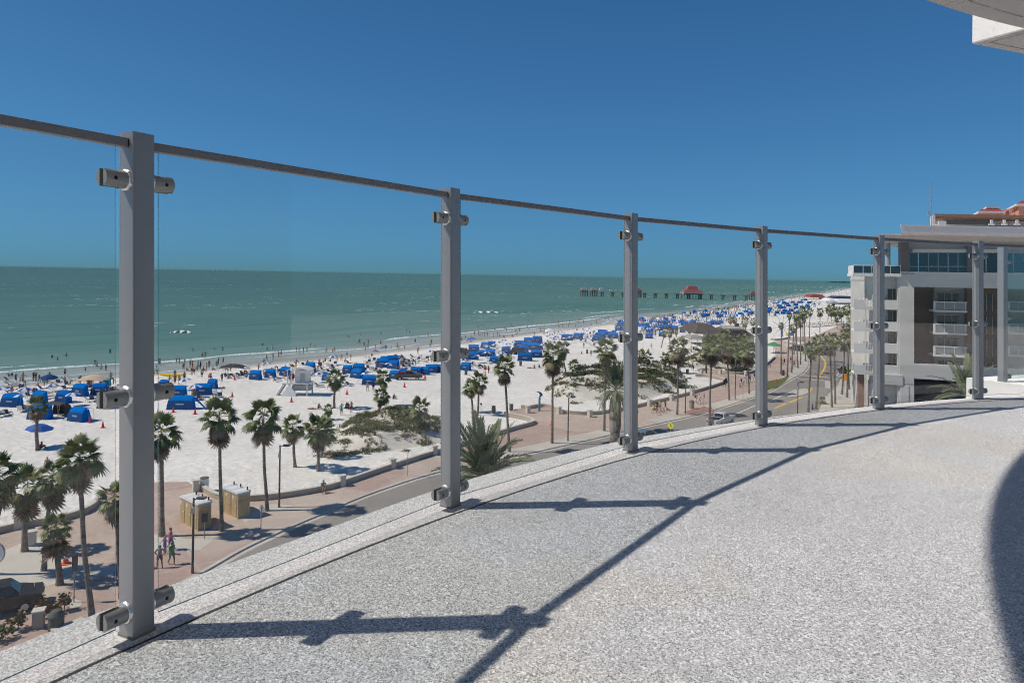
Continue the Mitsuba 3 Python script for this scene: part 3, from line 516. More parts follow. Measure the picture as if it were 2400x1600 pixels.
# dunes
def dune_fn(p, n, uv): return mi.Color3f(0.70, 0.655, 0.585) * (0.82 + 0.3 * fbm(p.x * 0.7, p.y * 0.7, 0.0, 4))
flat('m_dune', proc(dune_fn))
def dune(px, H, label, z0=-0.12, n=46, seed=0):
    q = G2(px, 0.0); poly = Polygon(smooth_line(np.vstack([q, q[:1]]), 2)).buffer(0); x0, y0, x1, y1 = poly.bounds; X, Y = np.meshgrid(np.linspace(x0-1, x1+1, n), np.linspace(y0-1, y1+1, n), indexing='ij')
    import shapely; P = shapely.points(X, Y); dist = shapely.distance(poly.exterior, P) * np.where(shapely.contains(poly, P), 1, -1)
    nz = meshkit.fbm(np.stack([X*0.35, Y*0.35, X*0 + seed], -1).reshape(-1, 3)).reshape(n, n) if hasattr(meshkit, 'fbm') else 0*X
    t = np.clip((dist + 0.6) / 4.5, 0, 1); Z = z0 + H * t*t*(3-2*t) * (0.75 + 0.5 * nz) + 0.10 * (t > 0) * nz
    i, j = np.meshgrid(np.arange(n-1), np.arange(n-1), indexing='ij'); a = (i*n+j).ravel(); v = np.stack([X, Y, Z], -1).reshape(-1, 3)
    struct('dune', (v, np.vstack([np.stack([a, a+n, a+n+1], 1), np.stack([a, a+n+1, a+1], 1)])), 'm_dune', label, smooth=True)
    return poly, lambda x, y: float(np.interp(0, [0], [0])) + Z[min(max(int((x-x0+1)/(x1-x0+2)*(n-1)), 0), n-1), min(max(int((y-y0+1)/(y1-y0+2)*(n-1)), 0), n-1)]
DUNES = [dune([(768,1040),(800,990),(860,972),(930,965),(1000,975),(1050,995),(1055,1030),(1000,1045),(960,1048),(900,1060),(820,1058)], 1.5, 'sandy dune with scrub left of the second railing post', seed=1),
 dune([(1275,915),(1310,885),(1360,868),(1440,855),(1520,852),(1600,872),(1618,900),(1560,922),(1500,940),(1440,935),(1360,940),(1300,935)], 1.6, 'sandy dune with dark scrub around the third railing post', seed=2),
 dune([(1585,862),(1600,842),(1640,826),(1700,818),(1750,826),(1756,856),(1700,862),(1640,862)], 1.2, 'sandy dune with grass before the pavilion', seed=3)]
def tufts(polys, n, seed, h=(0.35, 0.8), dens=None):
    g = np.random.default_rng(seed); m = MB(); V, Fc = [], []; k = 0
    for (poly, hz), nn in zip(polys, n):
        x0, y0, x1, y1 = poly.bounds; c = 0
        while c < nn:
            x, y = g.uniform(x0, x1), g.uniform(y0, y1)
            if not poly.contains(Point(x, y)) or (math.sin(x*0.9 + y*0.35) + math.sin(y*0.8 - x*0.3 + 1) + g.normal(0, 0.45)) < 0.35: continue
            c += 1; z = hz(x, y)
            for b in range(11):
                a = g.uniform(0, 6.283); L = g.uniform(*h); r = g.uniform(0, 0.22); o = np.array([x + r*math.cos(a*3), y + r*math.sin(a*3), z - 0.03]); d = np.array([math.cos(a), math.sin(a), 0]); w = np.array([-d[1], d[0], 0]) * 0.03
                V += [o - w, o + w, o + d*L*0.28 + [0, 0, L*0.72] + w*0.8, o + d*L*0.28 + [0, 0, L*0.72] - w*0.8, o + d*L*0.75 + [0, 0, L*0.82]]; Fc += [[k, k+1, k+2], [k, k+2, k+3], [k+3, k+2, k+4]]; k += 5
    return (np.array(V), np.array(Fc))
paint('m_dune_grass', (0.21, 0.205, 0.10), 0.7, spec=0.2); paint('m_dune_grass_b', (0.135, 0.145, 0.07), 0.7, spec=0.2)
for mtl, seed, n in (('m_dune_grass', 31, (480, 560, 640)), ('m_dune_grass_b', 32, (520, 720, 560))):
    k = obj('dune_grass', tufts(DUNES, n, seed), mtl); labels[k] = {'kind': 'stuff', 'label': 'pale straw coloured dune grass' if mtl == 'm_dune_grass' else 'greener dune grass in clumps'}
def leafball(seed, n, leaf=0.10, flatn=0.7):
    g = np.random.default_rng(seed); m = MB(); cl = g.normal(0, 0.42, (max(5, n//45), 3)) * [1, 1, 0.5]; V, Fc = [], []
    for i in range(n):
        c = cl[g.integers(len(cl))] + g.normal(0, 0.22, 3) * [1, 1, 0.8]; c[2] = abs(c[2]) * flatn + 0.08; a, e = g.uniform(0, 6.283), g.uniform(0.1, 1.4)
        u = np.array([math.cos(a), math.sin(a), 0.0]); w = np.array([-u[1]*math.sin(e), u[0]*math.sin(e), math.cos(e)]); L = leaf * g.uniform(0.7, 1.3); k = len(V)
        V += [c - u*L, c - w*L*0.7, c + u*L, c + w*L*0.7]; Fc += [[k, k+1, k+2], [k, k+2, k+3]]
    return (np.array(V), np.array(Fc))
LB = [shared(leafball(s_, 620, 0.085)) for s_ in (1, 2, 3)]; BIG = [shared(leafball(s_, 150, 0.15, 1.2)) for s_ in (4, 5)]
paint('m_scrub', (0.12, 0.13, 0.058), 0.7, spec=0.2); paint('m_scrub_dark', (0.075, 0.09, 0.042), 0.7, spec=0.2); paint('m_scrub_brown', (0.17, 0.14, 0.085), 0.8, spec=0.1); paint('m_seagrape', (0.13, 0.115, 0.045), 0.5); paint('m_seagrape_red', (0.20, 0.105, 0.045), 0.5)
SHR = [('low dark scrub bush on the dune left of the second railing post', 'scrub on the first dune', 0, [(775,1050,24,'m_scrub_brown'),(800,1052,26,'m_scrub'),(830,1048,26,'m_scrub_dark'),(812,1015,22,'m_scrub_brown'),(815,1030,26,'m_scrub'),(845,1022,26,'m_scrub'),(850,1000,26,'m_scrub_dark'),(862,988,22,'m_scrub'),(885,1010,26,'m_scrub_dark'),(905,1020,28,'m_scrub_dark'),(872,1005,24,'m_scrub'),(935,1012,28,'m_scrub_dark'),(930,985,24,'m_scrub'),(960,1000,26,'m_scrub_dark'),(940,1000,26,'m_scrub'),(950,1025,20,'m_scrub_brown'),(885,980,18,'m_scrub_brown'),(1000,990,24,'m_scrub'),(1015,1000,26,'m_scrub_dark'),(865,1030,16,'m_scrub_brown'),(880,1042,14,'m_scrub'),(952,1042,12,'m_scrub')]),
 ('dense dark scrub bush on the dune around the third railing post', 'scrub on the second dune', 1, [(1340,890,24,'m_scrub_dark'),(1360,885,26,'m_scrub_dark'),(1385,885,28,'m_scrub_dark'),(1410,890,26,'m_scrub'),(1430,880,26,'m_scrub_dark'),(1370,870,24,'m_scrub_dark'),(1400,872,24,'m_scrub_dark'),(1460,885,28,'m_scrub_dark'),(1490,890,28,'m_scrub_dark'),(1510,880,30,'m_scrub'),(1530,885,30,'m_scrub_dark'),(1555,890,30,'m_scrub_dark'),(1580,895,28,'m_scrub_dark'),(1595,900,26,'m_scrub'),(1520,898,26,'m_scrub_dark'),(1545,903,24,'m_scrub'),(1505,910,18,'m_scrub_brown'),(1320,905,20,'m_scrub_brown'),(1345,915,18,'m_scrub_brown'),(1380,915,18,'m_scrub_brown'),(1400,925,16,'m_scrub_brown'),(1345,935,14,'m_scrub_brown'),(1575,912,16,'m_scrub_brown'),(1420,905,18,'m_scrub')]),
 ('low scrub bush on the grassy dune before the pavilion', 'scrub on the third dune', 2, [(1722,862,26,'m_scrub_dark'),(1736,860,26,'m_scrub_dark'),(1748,862,24,'m_scrub'),(1686,856,14,'m_scrub_brown'),(1640,850,12,'m_scrub'),(1612,842,12,'m_scrub'),(1700,842,14,'m_scrub'),(1660,845,12,'m_scrub_brown'),(1730,846,22,'m_scrub_dark')])]
i = 0
SCR = {'m_scrub': 'green', 'm_scrub_dark': 'dark green', 'm_scrub_brown': 'brownish'}
def NEAR(x, y, marks): return 'near ' + min(marks, key=lambda m: (m[0]-x)**2 + (2*(m[1]-y))**2)[2]
SCRUB_MARKS = [(760,1040,'the bushy palm at its left end'),(820,1050,'its front left slope'),(885,985,'the leaning palm trunk'),(925,1000,'its middle palms'),(975,1020,'the largest palm'),(1030,1000,'the second railing post'),(1295,910,'the tall palm by the shower'),(1345,870,'the low palm at its seaward edge'),(1420,890,'the pale palm trunk'),(1465,890,'the third railing post'),(1515,885,'the three palms right of the third post'),(1590,900,'the palm by the cyclists'),(1540,910,'its front right slope'),(1380,930,'its front left slope'),(1610,845,'the lone palms on its left'),(1670,850,'its middle palms'),(1740,860,'the fourth railing post')]
for lab, grp, dn, L in SHR:
    poly, hz = DUNES[dn]
    for x, y, w, mt in L:
        p = G(x, y, 0.7); p[2] = max(hz(p[0], p[1]), 0) - 0.05; sc = w / F * p[1] * 0.98; lb = f"{SCR[mt]} scrub bush on the {('first', 'second', 'third')[dn]} dune, {NEAR(x, y, SCRUB_MARKS)}"; k = thing('dune_scrub', lb, 'shrub', grp + lb)
        obj('foliage', LB[i % 3], mt, k, place(p, i * 1.7, (sc, sc, sc * 0.62))); i += 1
for x, y, w, mt, lab in ((3,1500,46,'m_scrub','bright green shrub at the lower left corner of the view'),(42,1475,46,'m_seagrape','reddish leaved shrub in the white ringed bed, leftmost'),(105,1440,44,'m_seagrape_red','russet leaved shrub behind the stone bollard'),(150,1430,44,'m_seagrape','olive leaved shrub beside the sign post in the lower left')):
    p = G(x, y, PZ); sc = w / F * p[1] * 0.6; k = thing('sea_grape_shrub', lab, 'shrub')
    obj('foliage', BIG[x % 2], mt, k, place(p + [0, 0, 0.25], x, (sc, sc, sc*1.25))); obj('stem', MB().tube([p, p + [0.05, 0, 0.5], p + [0.1, 0.05, 0.9]], [0.03, 0.025, 0.02], 5).out(), 'm_trunk', k)
    obj('foliage', BIG[(x+1) % 2], 'm_seagrape_red' if mt == 'm_seagrape' else mt, k, place(p + [0, 0, 0.5], x+2, sc*0.6))
# ---------------------------------------------------------------- people
def bones(parts, seg=8, refine=None):
    ms = []
    for a, ra, b, rb in parts:
        s1 = m3.Manifold.sphere(ra, seg).translate(tuple(a)); s2 = m3.Manifold.sphere(rb, seg).translate(tuple(b)); ms.append(m3.Manifold.batch_hull([s1, s2]))
    return mani(m3.Manifold.batch_boolean(ms, m3.OpType.Add))
def V3(*a): return np.array(a, float)
def hand(w, d, side, seg=5):
    """palm, four fingers of unequal length and a thumb; w = wrist, d = direction of the forearm"""
    d = d / np.linalg.norm(d); x = np.cross(d, [0, 1.0, 0.2]); x /= np.linalg.norm(x); k = w + d * 0.075; o = [(w, 0.026, k, 0.030)]
    for i, L in enumerate((0.062, 0.075, 0.070, 0.052)):
        b = k + x * (i - 1.5) * 0.019; j = b + d * L * 0.55; o += [(b, 0.010, j, 0.009), (j, 0.009, j + (d + [0, -0.45, 0]) * L * 0.45, 0.007)]
    t = w + d * 0.03 + x * side * -0.03; o += [(t, 0.012, t + (d * 0.7 - x * side * 0.7) * 0.05, 0.009)]
    return o
def skeleton(pose):
    J = dict(pel=V3(0, 0, 0.93), che=V3(0, 0, 1.28), nec=V3(0, 0, 1.46), hea=V3(0, -0.015, 1.60), shL=V3(0.18, 0, 1.40), shR=V3(-0.18, 0, 1.40), elL=V3(0.24, 0.02, 1.12), elR=V3(-0.24, 0.02, 1.12), wrL=V3(0.26, -0.05, 0.86), wrR=V3(-0.26, -0.05, 0.86),
        hiL=V3(0.09, 0, 0.90), hiR=V3(-0.09, 0, 0.90), knL=V3(0.10, -0.02, 0.50), knR=V3(-0.10, -0.02, 0.50), anL=V3(0.10, 0.02, 0.08), anR=V3(-0.10, 0.02, 0.08))
    if pose == 'walk': J.update(knL=V3(0.10, -0.20, 0.53), anL=V3(0.10, -0.22, 0.10), knR=V3(-0.10, 0.06, 0.50), anR=V3(-0.10, 0.34, 0.13), elL=V3(0.25, 0.14, 1.14), wrL=V3(0.26, 0.16, 0.90), elR=V3(-0.25, -0.10, 1.13), wrR=V3(-0.25, -0.28, 0.95))
    if pose == 'hips': J.update(elL=V3(0.38, 0.08, 1.16), wrL=V3(0.19, 0.0, 1.00), elR=V3(-0.38, 0.08, 1.16), wrR=V3(-0.19, 0.0, 1.00), knL=V3(0.15, -0.02, 0.50), anL=V3(0.19, 0.02, 0.08), knR=V3(-0.15, -0.02, 0.50), anR=V3(-0.19, 0.02, 0.08))
    if pose == 'arms': J.update(elL=V3(0.42, 0, 1.30), wrL=V3(0.62, -0.05, 1.16), elR=V3(-0.36, 0, 1.20), wrR=V3(-0.50, -0.1, 1.02), knL=V3(0.14, -0.12, 0.52), anL=V3(0.18, -0.08, 0.09), knR=V3(-0.13, 0.05, 0.50), anR=V3(-0.16, 0.26, 0.12))
    if pose == 'up': J.update(elL=V3(0.30, -0.12, 1.50), wrL=V3(0.12, -0.12, 1.68), elR=V3(-0.26, 0.05, 1.14), wrR=V3(-0.24, -0.14, 0.96))
    if pose in ('sit', 'bench'):
        h = 0.16 if pose == 'sit' else 0.50; lean = 0.12
        J.update(pel=V3(0, 0, h), che=V3(0, -lean*0.3, h+0.35), nec=V3(0, -lean*0.8, h+0.53), hea=V3(0, -lean*1.1, h+0.67), shL=V3(0.18, -lean*0.6, h+0.47), shR=V3(-0.18, -lean*0.6, h+0.47), hiL=V3(0.09, 0, h-0.02), hiR=V3(-0.09, 0, h-0.02))
        if pose == 'sit': J.update(knL=V3(0.13, -0.36, 0.40), anL=V3(0.12, -0.60, 0.07), knR=V3(-0.13, -0.36, 0.40), anR=V3(-0.12, -0.60, 0.07), elL=V3(0.24, -0.22, 0.44), wrL=V3(0.10, -0.42, 0.46), elR=V3(-0.24, -0.22, 0.44), wrR=V3(-0.10, -0.42, 0.46))
        else: J.update(knL=V3(0.12, -0.42, 0.50), anL=V3(0.13, -0.44, 0.08), knR=V3(-0.12, -0.42, 0.50), anR=V3(-0.13, -0.40, 0.08), elL=V3(0.24, -0.16, 0.78), wrL=V3(0.10, -0.36, 0.66), elR=V3(-0.24, -0.16, 0.78), wrR=V3(-0.10, -0.36, 0.66))
    if pose == 'bend': J.update(che=V3(0, -0.28, 1.13), nec=V3(0, -0.46, 1.15), hea=V3(0, -0.60, 1.12), shL=V3(0.18, -0.42, 1.12), shR=V3(-0.18, -0.42, 1.12), elL=V3(0.20, -0.48, 0.84), wrL=V3(0.16, -0.56, 0.60), elR=V3(-0.20, -0.48, 0.84), wrR=V3(-0.16, -0.56, 0.60))
    if pose == 'ride': J = {**skeleton('bench'), **{}}; 
    return J
PERSON = {}
def person_parts(pose):
    if pose in PERSON: return PERSON[pose]
    lie = pose == 'lie'; J = skeleton('stand' if lie else ('bench' if pose == 'ride' else pose)); b = []
    b += [(J['pel'], 0.125, J['che'], 0.135), (J['che'], 0.135, (J['shL']+J['shR'])/2 - [0, 0, 0.03], 0.11), (J['shL'], 0.062, J['shR'], 0.062), (J['che'], 0.07, J['nec'], 0.052), (J['nec'], 0.050, J['hea'] - [0, 0, 0.05], 0.052)]
    fw = V3(0, -1, 0); hd = J['hea']
    b += [(hd + [0, 0.012, 0.02], 0.096, hd + [0, -0.012, -0.045], 0.072), (hd + fw*0.088 + [0, 0, -0.010], 0.014, hd + fw*0.104 + [0, 0, -0.032], 0.013), (hd + [0.090, 0.01, -0.015], 0.018, hd + [0.092, 0.01, -0.04], 0.014), (hd + [-0.090, 0.01, -0.015], 0.018, hd + [-0.092, 0.01, -0.04], 0.014), (hd + fw*0.075 + [-0.02, 0, -0.062], 0.014, hd + fw*0.075 + [0.02, 0, -0.062], 0.014)]
    for s_ in 'LR':
        k = 1 if s_ == 'L' else -1; b += [(J['sh'+s_], 0.058, J['el'+s_], 0.042), (J['el'+s_], 0.041, J['wr'+s_], 0.028), (J['hi'+s_], 0.098, J['kn'+s_], 0.060), (J['kn'+s_], 0.060, J['an'+s_], 0.040), (J['an'+s_] - [0, 0.03, 0.03], 0.042, J['an'+s_] + [0.01*k, -0.17, -0.05], 0.028), (J['pel'], 0.12, J['hi'+s_], 0.105)]
        b += hand(J['wr'+s_], J['wr'+s_] - J['el'+s_], k)
    body = bones(b)
    sh = [(J['pel'] + [0, 0, 0.06], 0.138, J['pel'], 0.140)] + [(J['hi'+s_] + [0, 0, 0.02], 0.116, J['hi'+s_]*0.42 + J['kn'+s_]*0.58, 0.094) for s_ in 'LR'] + [(J['pel'], 0.135, J['hi'+s_], 0.118) for s_ in 'LR']
    st = [(J['pel'] + [0, 0, 0.05], 0.136, J['che'], 0.148), (J['che'], 0.148, (J['shL']+J['shR'])/2 - [0, 0, 0.03], 0.122), (J['shL'], 0.073, J['shR'], 0.073)] + [(J['sh'+s_], 0.072, J['sh'+s_]*0.45 + J['el'+s_]*0.55, 0.058) for s_ in 'LR']
    dr_s = st + [(J['pel'], 0.14, (J['knL']+J['knR'])/2 + [0, 0, 0.10], 0.19)]
    br = [(J['pel'] + [0, 0, 0.02], 0.134, J['pel'] - [0, 0, 0.02], 0.137), (J['hiL'], 0.106, J['hiR'], 0.106)]; tp = [(J['che'] + [0.06, -0.02, 0], 0.105, J['che'] + [-0.06, -0.02, 0], 0.105)]
    hr = [(hd + [0, 0.026, 0.035], 0.100, hd + [0, 0.035, -0.02], 0.090)]; lh = hr + [(hd + [0, 0.05, -0.02], 0.085, hd + [0, 0.085, -0.20], 0.05)]
    ha = MB().lathe([(0.0, 0.145), (0.075, 0.135), (0.105, 0.06), (0.20, 0.035), (0.205, 0.025), (0.10, 0.035)], hd, 14).out()
    o = dict(body=body, shorts=bones(sh), shirt=bones(st), dress=bones(dr_s), briefs=bones(br), top=bones(tp), hair=bones(hr), long_hair=bones(lh), hat=ha)
    if lie:
        M = np.array([[1, 0, 0, 0], [0, 0, 1, -0.85], [0, -1, 0, 0.14], [0, 0, 0, 1.0]]); o = {k: xf(v, M) for k, v in o.items()}
    PERSON[pose] = {k: shared(v, 50) for k, v in o.items()}; return PERSON[pose]
SKIN = [paint('m_skin_a', (0.38, 0.235, 0.17), 0.55), paint('m_skin_b', (0.25, 0.145, 0.10), 0.55), paint('m_skin_c', (0.11, 0.06, 0.042), 0.55)]
HAIR = [paint('m_hair_dark', (0.03, 0.022, 0.018), 0.6), paint('m_hair_brown', (0.11, 0.065, 0.035), 0.6), paint('m_hair_fair', (0.38, 0.27, 0.13), 0.6)]
CLO = dict(navy=(0.03, 0.045, 0.11), black=(0.025, 0.025, 0.03), white=(0.75, 0.74, 0.72), red=(0.50, 0.035, 0.04), pink=(0.62, 0.16, 0.26), turquoise=(0.06, 0.38, 0.42), green=(0.06, 0.26, 0.13), yellow=(0.66, 0.50, 0.07), grey=(0.22, 0.22, 0.23), purple=(0.20, 0.10, 0.30), blue=(0.04, 0.14, 0.45), orange=(0.65, 0.22, 0.05), khaki=(0.36, 0.30, 0.20), maroon=(0.22, 0.04, 0.06))
for k_, v_ in CLO.items(): paint('m_' + k_, v_, 0.8, spec=0.2)
def person(px, py, pose, wear, label, group=None, face=None, z=None, hairc=None, skin=None, h=1.0, sink=0.0, seed=[0], p=None):
    seed[0] += 1; g = np.random.default_rng(5000 + seed[0]); z = 0.0 if z is None else z
    if p is None: p = G(px, py, z)
    p = np.array(p) - [0, 0, sink]; key = thing('person', label, 'person', group)
    M = place(p, g.uniform(0, 6.283) if face is None else face, h * g.uniform(0.96, 1.04)); Q = person_parts(pose)
    obj('body', Q['body'], SKIN[g.choice(3, p=[0.5, 0.35, 0.15])] if skin is None else SKIN[skin], key, M)
    hc = HAIR[g.choice(3, p=[0.5, 0.35, 0.15])] if hairc is None else HAIR[hairc]; long_ = 'bikini' in wear or 'dress' in wear or g.random() < 0.2
    obj('hair', Q['long_hair' if long_ else 'hair'], hc, key, M)
    for part, col in wear.items():
        if part == 'bikini': obj('swimwear', Q['briefs'], 'm_' + col, key, M); obj('bikini_top', Q['top'], 'm_' + col, key, M)
        elif part == 'briefs': obj('swimwear', Q['briefs'], 'm_' + col, key, M)
        else: obj(part, Q[part], 'm_' + col, key, M)
    return key
# the walkers and sitters one can tell apart, nearest first
pz = PZ
person(374,1330,'hips',dict(shirt='grey',shorts='maroon'),'person with hands on hips in grey top and maroon shorts, right of the first post',z=pz,face=0.2,hairc=0,h=0.97,skin=1)
person(399,1288,'walk',dict(shirt='pink',shorts='purple'),'person in magenta top stepping along behind two children, right of the first post',z=pz,face=1.9,hairc=1,skin=0)
person(386,1298,'arms',dict(shirt='purple',shorts='blue'),'child in lilac and blue with arms out beside the magenta clad person',z=pz,face=-0.5,h=0.80,hairc=2,skin=0)
person(402,1322,'walk',dict(shirt='green',shorts='green'),'person in green top and shorts running right of the first post',z=pz,face=0.9,h=0.98,hairc=0,skin=1)
person(757,1154,'bench',dict(shirt='grey',shorts='navy'),'person in grey sitting on the beach wall left of the second post',z=pz,face=0.5,hairc=1,skin=0)
person(800,973,'up',dict(shirt='turquoise',shorts='grey'),'person in turquoise top standing alone behind the first dune',face=0.4,hairc=0)
person(823,967,'stand',dict(shorts='maroon'),'person in maroon shorts standing beside two seated people behind the first dune',face=0.3)
person(811,956,'sit',dict(shirt='black',shorts='navy'),'person seated on the sand left of the person in maroon shorts',face=1.0)
person(817,955,'sit',dict(shirt='purple',shorts='black'),'person in purple seated on the sand behind the first dune',face=-1.0)
person(746,958,'sit',dict(shirt='black',shorts='black'),'person in black sitting on open sand left of the dark tall palm',face=1.4)
person(734,959,'lie',dict(briefs='black'),'person lying on open sand left of the seated person in black',face=1.57)
person(861,917,'hips',dict(shorts='khaki'),'person in khaki shorts standing beside a winged blue cabana, second pane',face=0.1,skin=0)
person(875,915,'stand',dict(shirt='navy',shorts='navy'),'person in navy standing right of the winged blue cabana, second pane',face=0.6)
person(922,935,'sit',dict(shirt='black',shorts='black'),'person in black seated right of the leaning palm on the dune',face=1.2)
person(1136,872,'hips',dict(shorts='red'),'person in red shorts standing behind the pair of thin palms',face=0.2,skin=1)
person(1145,874,'stand',dict(shorts='maroon'),'person in maroon shorts walking behind the palm in the third pane',face=0.9,skin=1)
person(1263,862,'sit',dict(shirt='navy',shorts='navy'),'rightmost of three people sitting on a blanket in the third pane',face=0.6)
person(1252,863,'sit',dict(shirt='khaki',shorts='black'),'middle one of three people sitting on a blanket in the third pane',face=0.2)
person(1244,863,'lie',dict(briefs='navy'),'person lying at the left end of the blanket in the third pane',face=1.4)
person(1368,815,'stand',dict(shirt='grey',shorts='khaki'),'person in grey standing on the empty sand left of the third post',face=0.2)
person(1385,834,'stand',dict(shirt='black',shorts='khaki'),'person beside a litter bin on the empty sand left of the third post',face=0.5)
person(1526,818,'stand',dict(shirt='green',shorts='black'),'person in green top on empty sand right of the third post',face=1.4)
person(1625,868,'bend',dict(shirt='black',shorts='navy'),'person in black bending beside a bin at the end of the beach wall',face=-1.0)
person(1531,966,'bench',dict(shirt='yellow',shorts='black'),'cyclist in yellow top, leftmost of the group on the promenade',z=pz+0.35,face=1.5)
person(1540,964,'stand',dict(shirt='navy',shorts='navy'),'person in navy in the middle of the cyclist group on the promenade',z=pz,face=0.3)
person(1546,963,'stand',dict(shirt='yellow',shorts='khaki'),'person in yellow top and khaki shorts in the cyclist group',z=pz,face=2.8)
person(1559,961,'walk',dict(shirt='maroon',shorts='maroon'),'person in maroon walking at the right end of the cyclist group',z=pz,face=1.6)
person(1564,963,'sit',dict(shirt='navy',shorts='white'),'child in navy and white in front of the maroon clad walker',z=pz,face=1.2,h=0.7)
person(1630,946,'walk',dict(shirt='navy',shorts='white'),'person in navy top and white trousers walking with another beside a litter bin',z=pz,face=1.6,hairc=2)
person(1639,945,'walk',dict(dress='white'),'person in white dress walking right of the one in navy beside a litter bin',z=pz,face=1.6)
person(1697,908,'walk',dict(shirt='black',shorts='black'),'person in black nearest the curved end of the beach wall in the fourth pane',z=pz,face=0.4)
person(1701,904,'stand',dict(shirt='navy',shorts='black'),'taller person in navy behind the curved end of the beach wall in the fourth pane',z=pz,face=0.4)
person(1733,908,'sit',dict(shirt='white',shorts='white'),'child in white on the promenade left of the fourth post',z=pz,face=0.4,h=.8)
person(1737,905,'walk',dict(shirt='maroon',shorts='white'),'person in maroon top pushing along left of the fourth post',z=pz,face=0.4)
person(1747,897,'walk',dict(dress='white'),'person in white dress on the promenade left of the fourth post',z=pz,face=0.2)
person(1757,895,'walk',dict(shirt='pink',shorts='black'),'person in pink top on the promenade left of the fourth post',z=pz,face=0.2)
person(1768,892,'walk',dict(shirt='blue',shorts='white'),'person in pale blue top next to the fourth post',z=pz,face=0.2)
person(1804,862,'walk',dict(shirt='blue',shorts='khaki'),'person in bright blue shirt right of the fourth post',z=pz,face=0.2,skin=2)
person(1831,855,'walk',dict(shirt='black',shorts='white'),'left one of two people in black tops walking on the promenade in the fifth pane',z=pz,face=0.2)
person(1838,855,'walk',dict(shirt='black',shorts='purple'),'right one of two people in black tops walking on the promenade in the fifth pane',z=pz,face=0.2)
person(1853,848,'walk',dict(shirt='pink',shorts='black'),'person in pink top between two palm trunks in the fifth pane',z=pz,face=0.4)
person(1861,860,'walk',dict(shirt='grey',shorts='black'),'person in grey on the pale verge between palms in the fifth pane',z=pz,face=0.4)
person(1904,957,'stand',dict(shirt='blue',shorts='navy'),'person in bright blue shirt on the pavement just above the kerb strip, fifth pane',z=pz,face=0.8,sink=0.9)
person(1997,898,'walk',dict(shirt='maroon',shorts='maroon'),'person in maroon on the hotel pavement left of the brown pillar',z=pz,face=0.4)
person(110,1108,'stand',dict(briefs='maroon'),'person in dark red swimwear standing behind the palms left of the first post',face=0.3,hairc=0)
person(95,1052,'sit',dict(shirt='red',shorts='navy'),'person in red under the blue umbrella beside the lone thin palm',face=2.0)
person(27,927,'stand',dict(bikini='pink'),'person in pink swimwear standing before the cabanas at the left edge',face=0.3,skin=1)
person(208,911,'walk',dict(shorts='navy'),'person in navy shorts walking away under the tan canopy',face=1.0)
person(214,908,'walk',dict(shorts='orange'),'person in orange shorts under the tan canopy',face=0.5)
person(410,899,'stand',dict(dress='maroon'),'person in maroon dress beside the yellow kayak',face=0.5)
person(420,900,'stand',dict(bikini='navy'),'person in navy swimwear right of the maroon dress, second pane',face=0.7)
person(432,892,'stand',dict(shorts='black'),'slim person in black shorts behind the two by the kayak',face=0.3)
person(494,893,'walk',dict(shorts='navy'),'person alone on open sand left of the black canopy, second pane',face=1.2)
person(520,894,'hips',dict(shirt='navy',shorts='navy'),'person in navy alone on open sand below the black canopy',face=1.3,skin=2)
person(449,880,'walk',dict(shirt='red',shorts='white'),'person in red top in the group left of the black canopy',face=0.4)
person(667,890,'stand',dict(bikini='pink'),'person in pink swimwear left of the lifeguard tower',face=0.3)
person(680,895,'stand',dict(shirt='grey',shorts='blue'),'lifeguard in grey top and blue shorts standing on the tower deck',p=AT(680, 887, 1),face=0.0) if False else None
# the rest of the crowd, by the place it stands in
g = np.random.default_rng(42); COLS = ['navy','black','black','red','pink','turquoise','green','grey','purple','blue','orange','white','navy','maroon']
PL = {'w': 'person wading in the shallow water', 's': 'person standing on the wet sand at the water line', 'b': 'person on the beach sand among the cabanas'}
PANE = lambda x: 'left of the first post' if x < 300 else ('in the second pane' if x < 1040 else ('in the third pane' if x < 1450 else ('in the fourth pane' if x < 1770 else 'in the fifth pane')))
MARKS = [(1810,735,'their left end'),(1845,715,'their seaward side'),(1840,735,'their middle'),(1870,722,'the far right palms'),(1893,712,'their right end'),(20,930,'the left edge'),(88,960,'the lone thin palm'),(174,975,'the winged left cabana'),(218,905,'the tan canopy'),(130,860,'the leftmost breakers'),(400,885,'the yellow kayak'),(472,926,'the wide winged cabana'),(545,868,'the black canopy'),(470,845,'the breakers by the kayak'),(700,895,'the lifeguard tower'),(690,830,'the water behind the tower'),(786,880,'the tall dark palm'),(850,890,'the cabanas by the dark palm'),(900,855,'the cluster before the second post'),(958,889,'the dark beach pickup'),(860,810,'the water behind the dark palm'),(1000,830,'the second railing post'),(980,780,'the breakers by the second post'),(1113,860,'the pair of thin palms'),(1130,785,'the water of the third pane'),(1185,830,'the cabanas over the date palm'),(1218,830,'the black off-road vehicle'),(1240,810,'the densest cabana cluster'),(1288,789,'the white canopy'),(1296,830,'the tall palm by the shower'),(1345,795,'the two far cabanas'),(1270,755,'the breakers behind the canopy'),(1415,790,'the cabanas by the third post'),(1400,755,'the water by the third post'),(1515,780,'the third railing post'),(1560,768,'the long cabana rows'),(1610,762,'the cabanas under the pier house'),(1655,750,'the umbrellas behind the pavilion'),(1690,748,'the cabanas below the pier'),(1750,738,'the fourth railing post'),(1635,775,'the pavilion roof')]
def SPOT(x, y): return NEAR(x, y, MARKS)
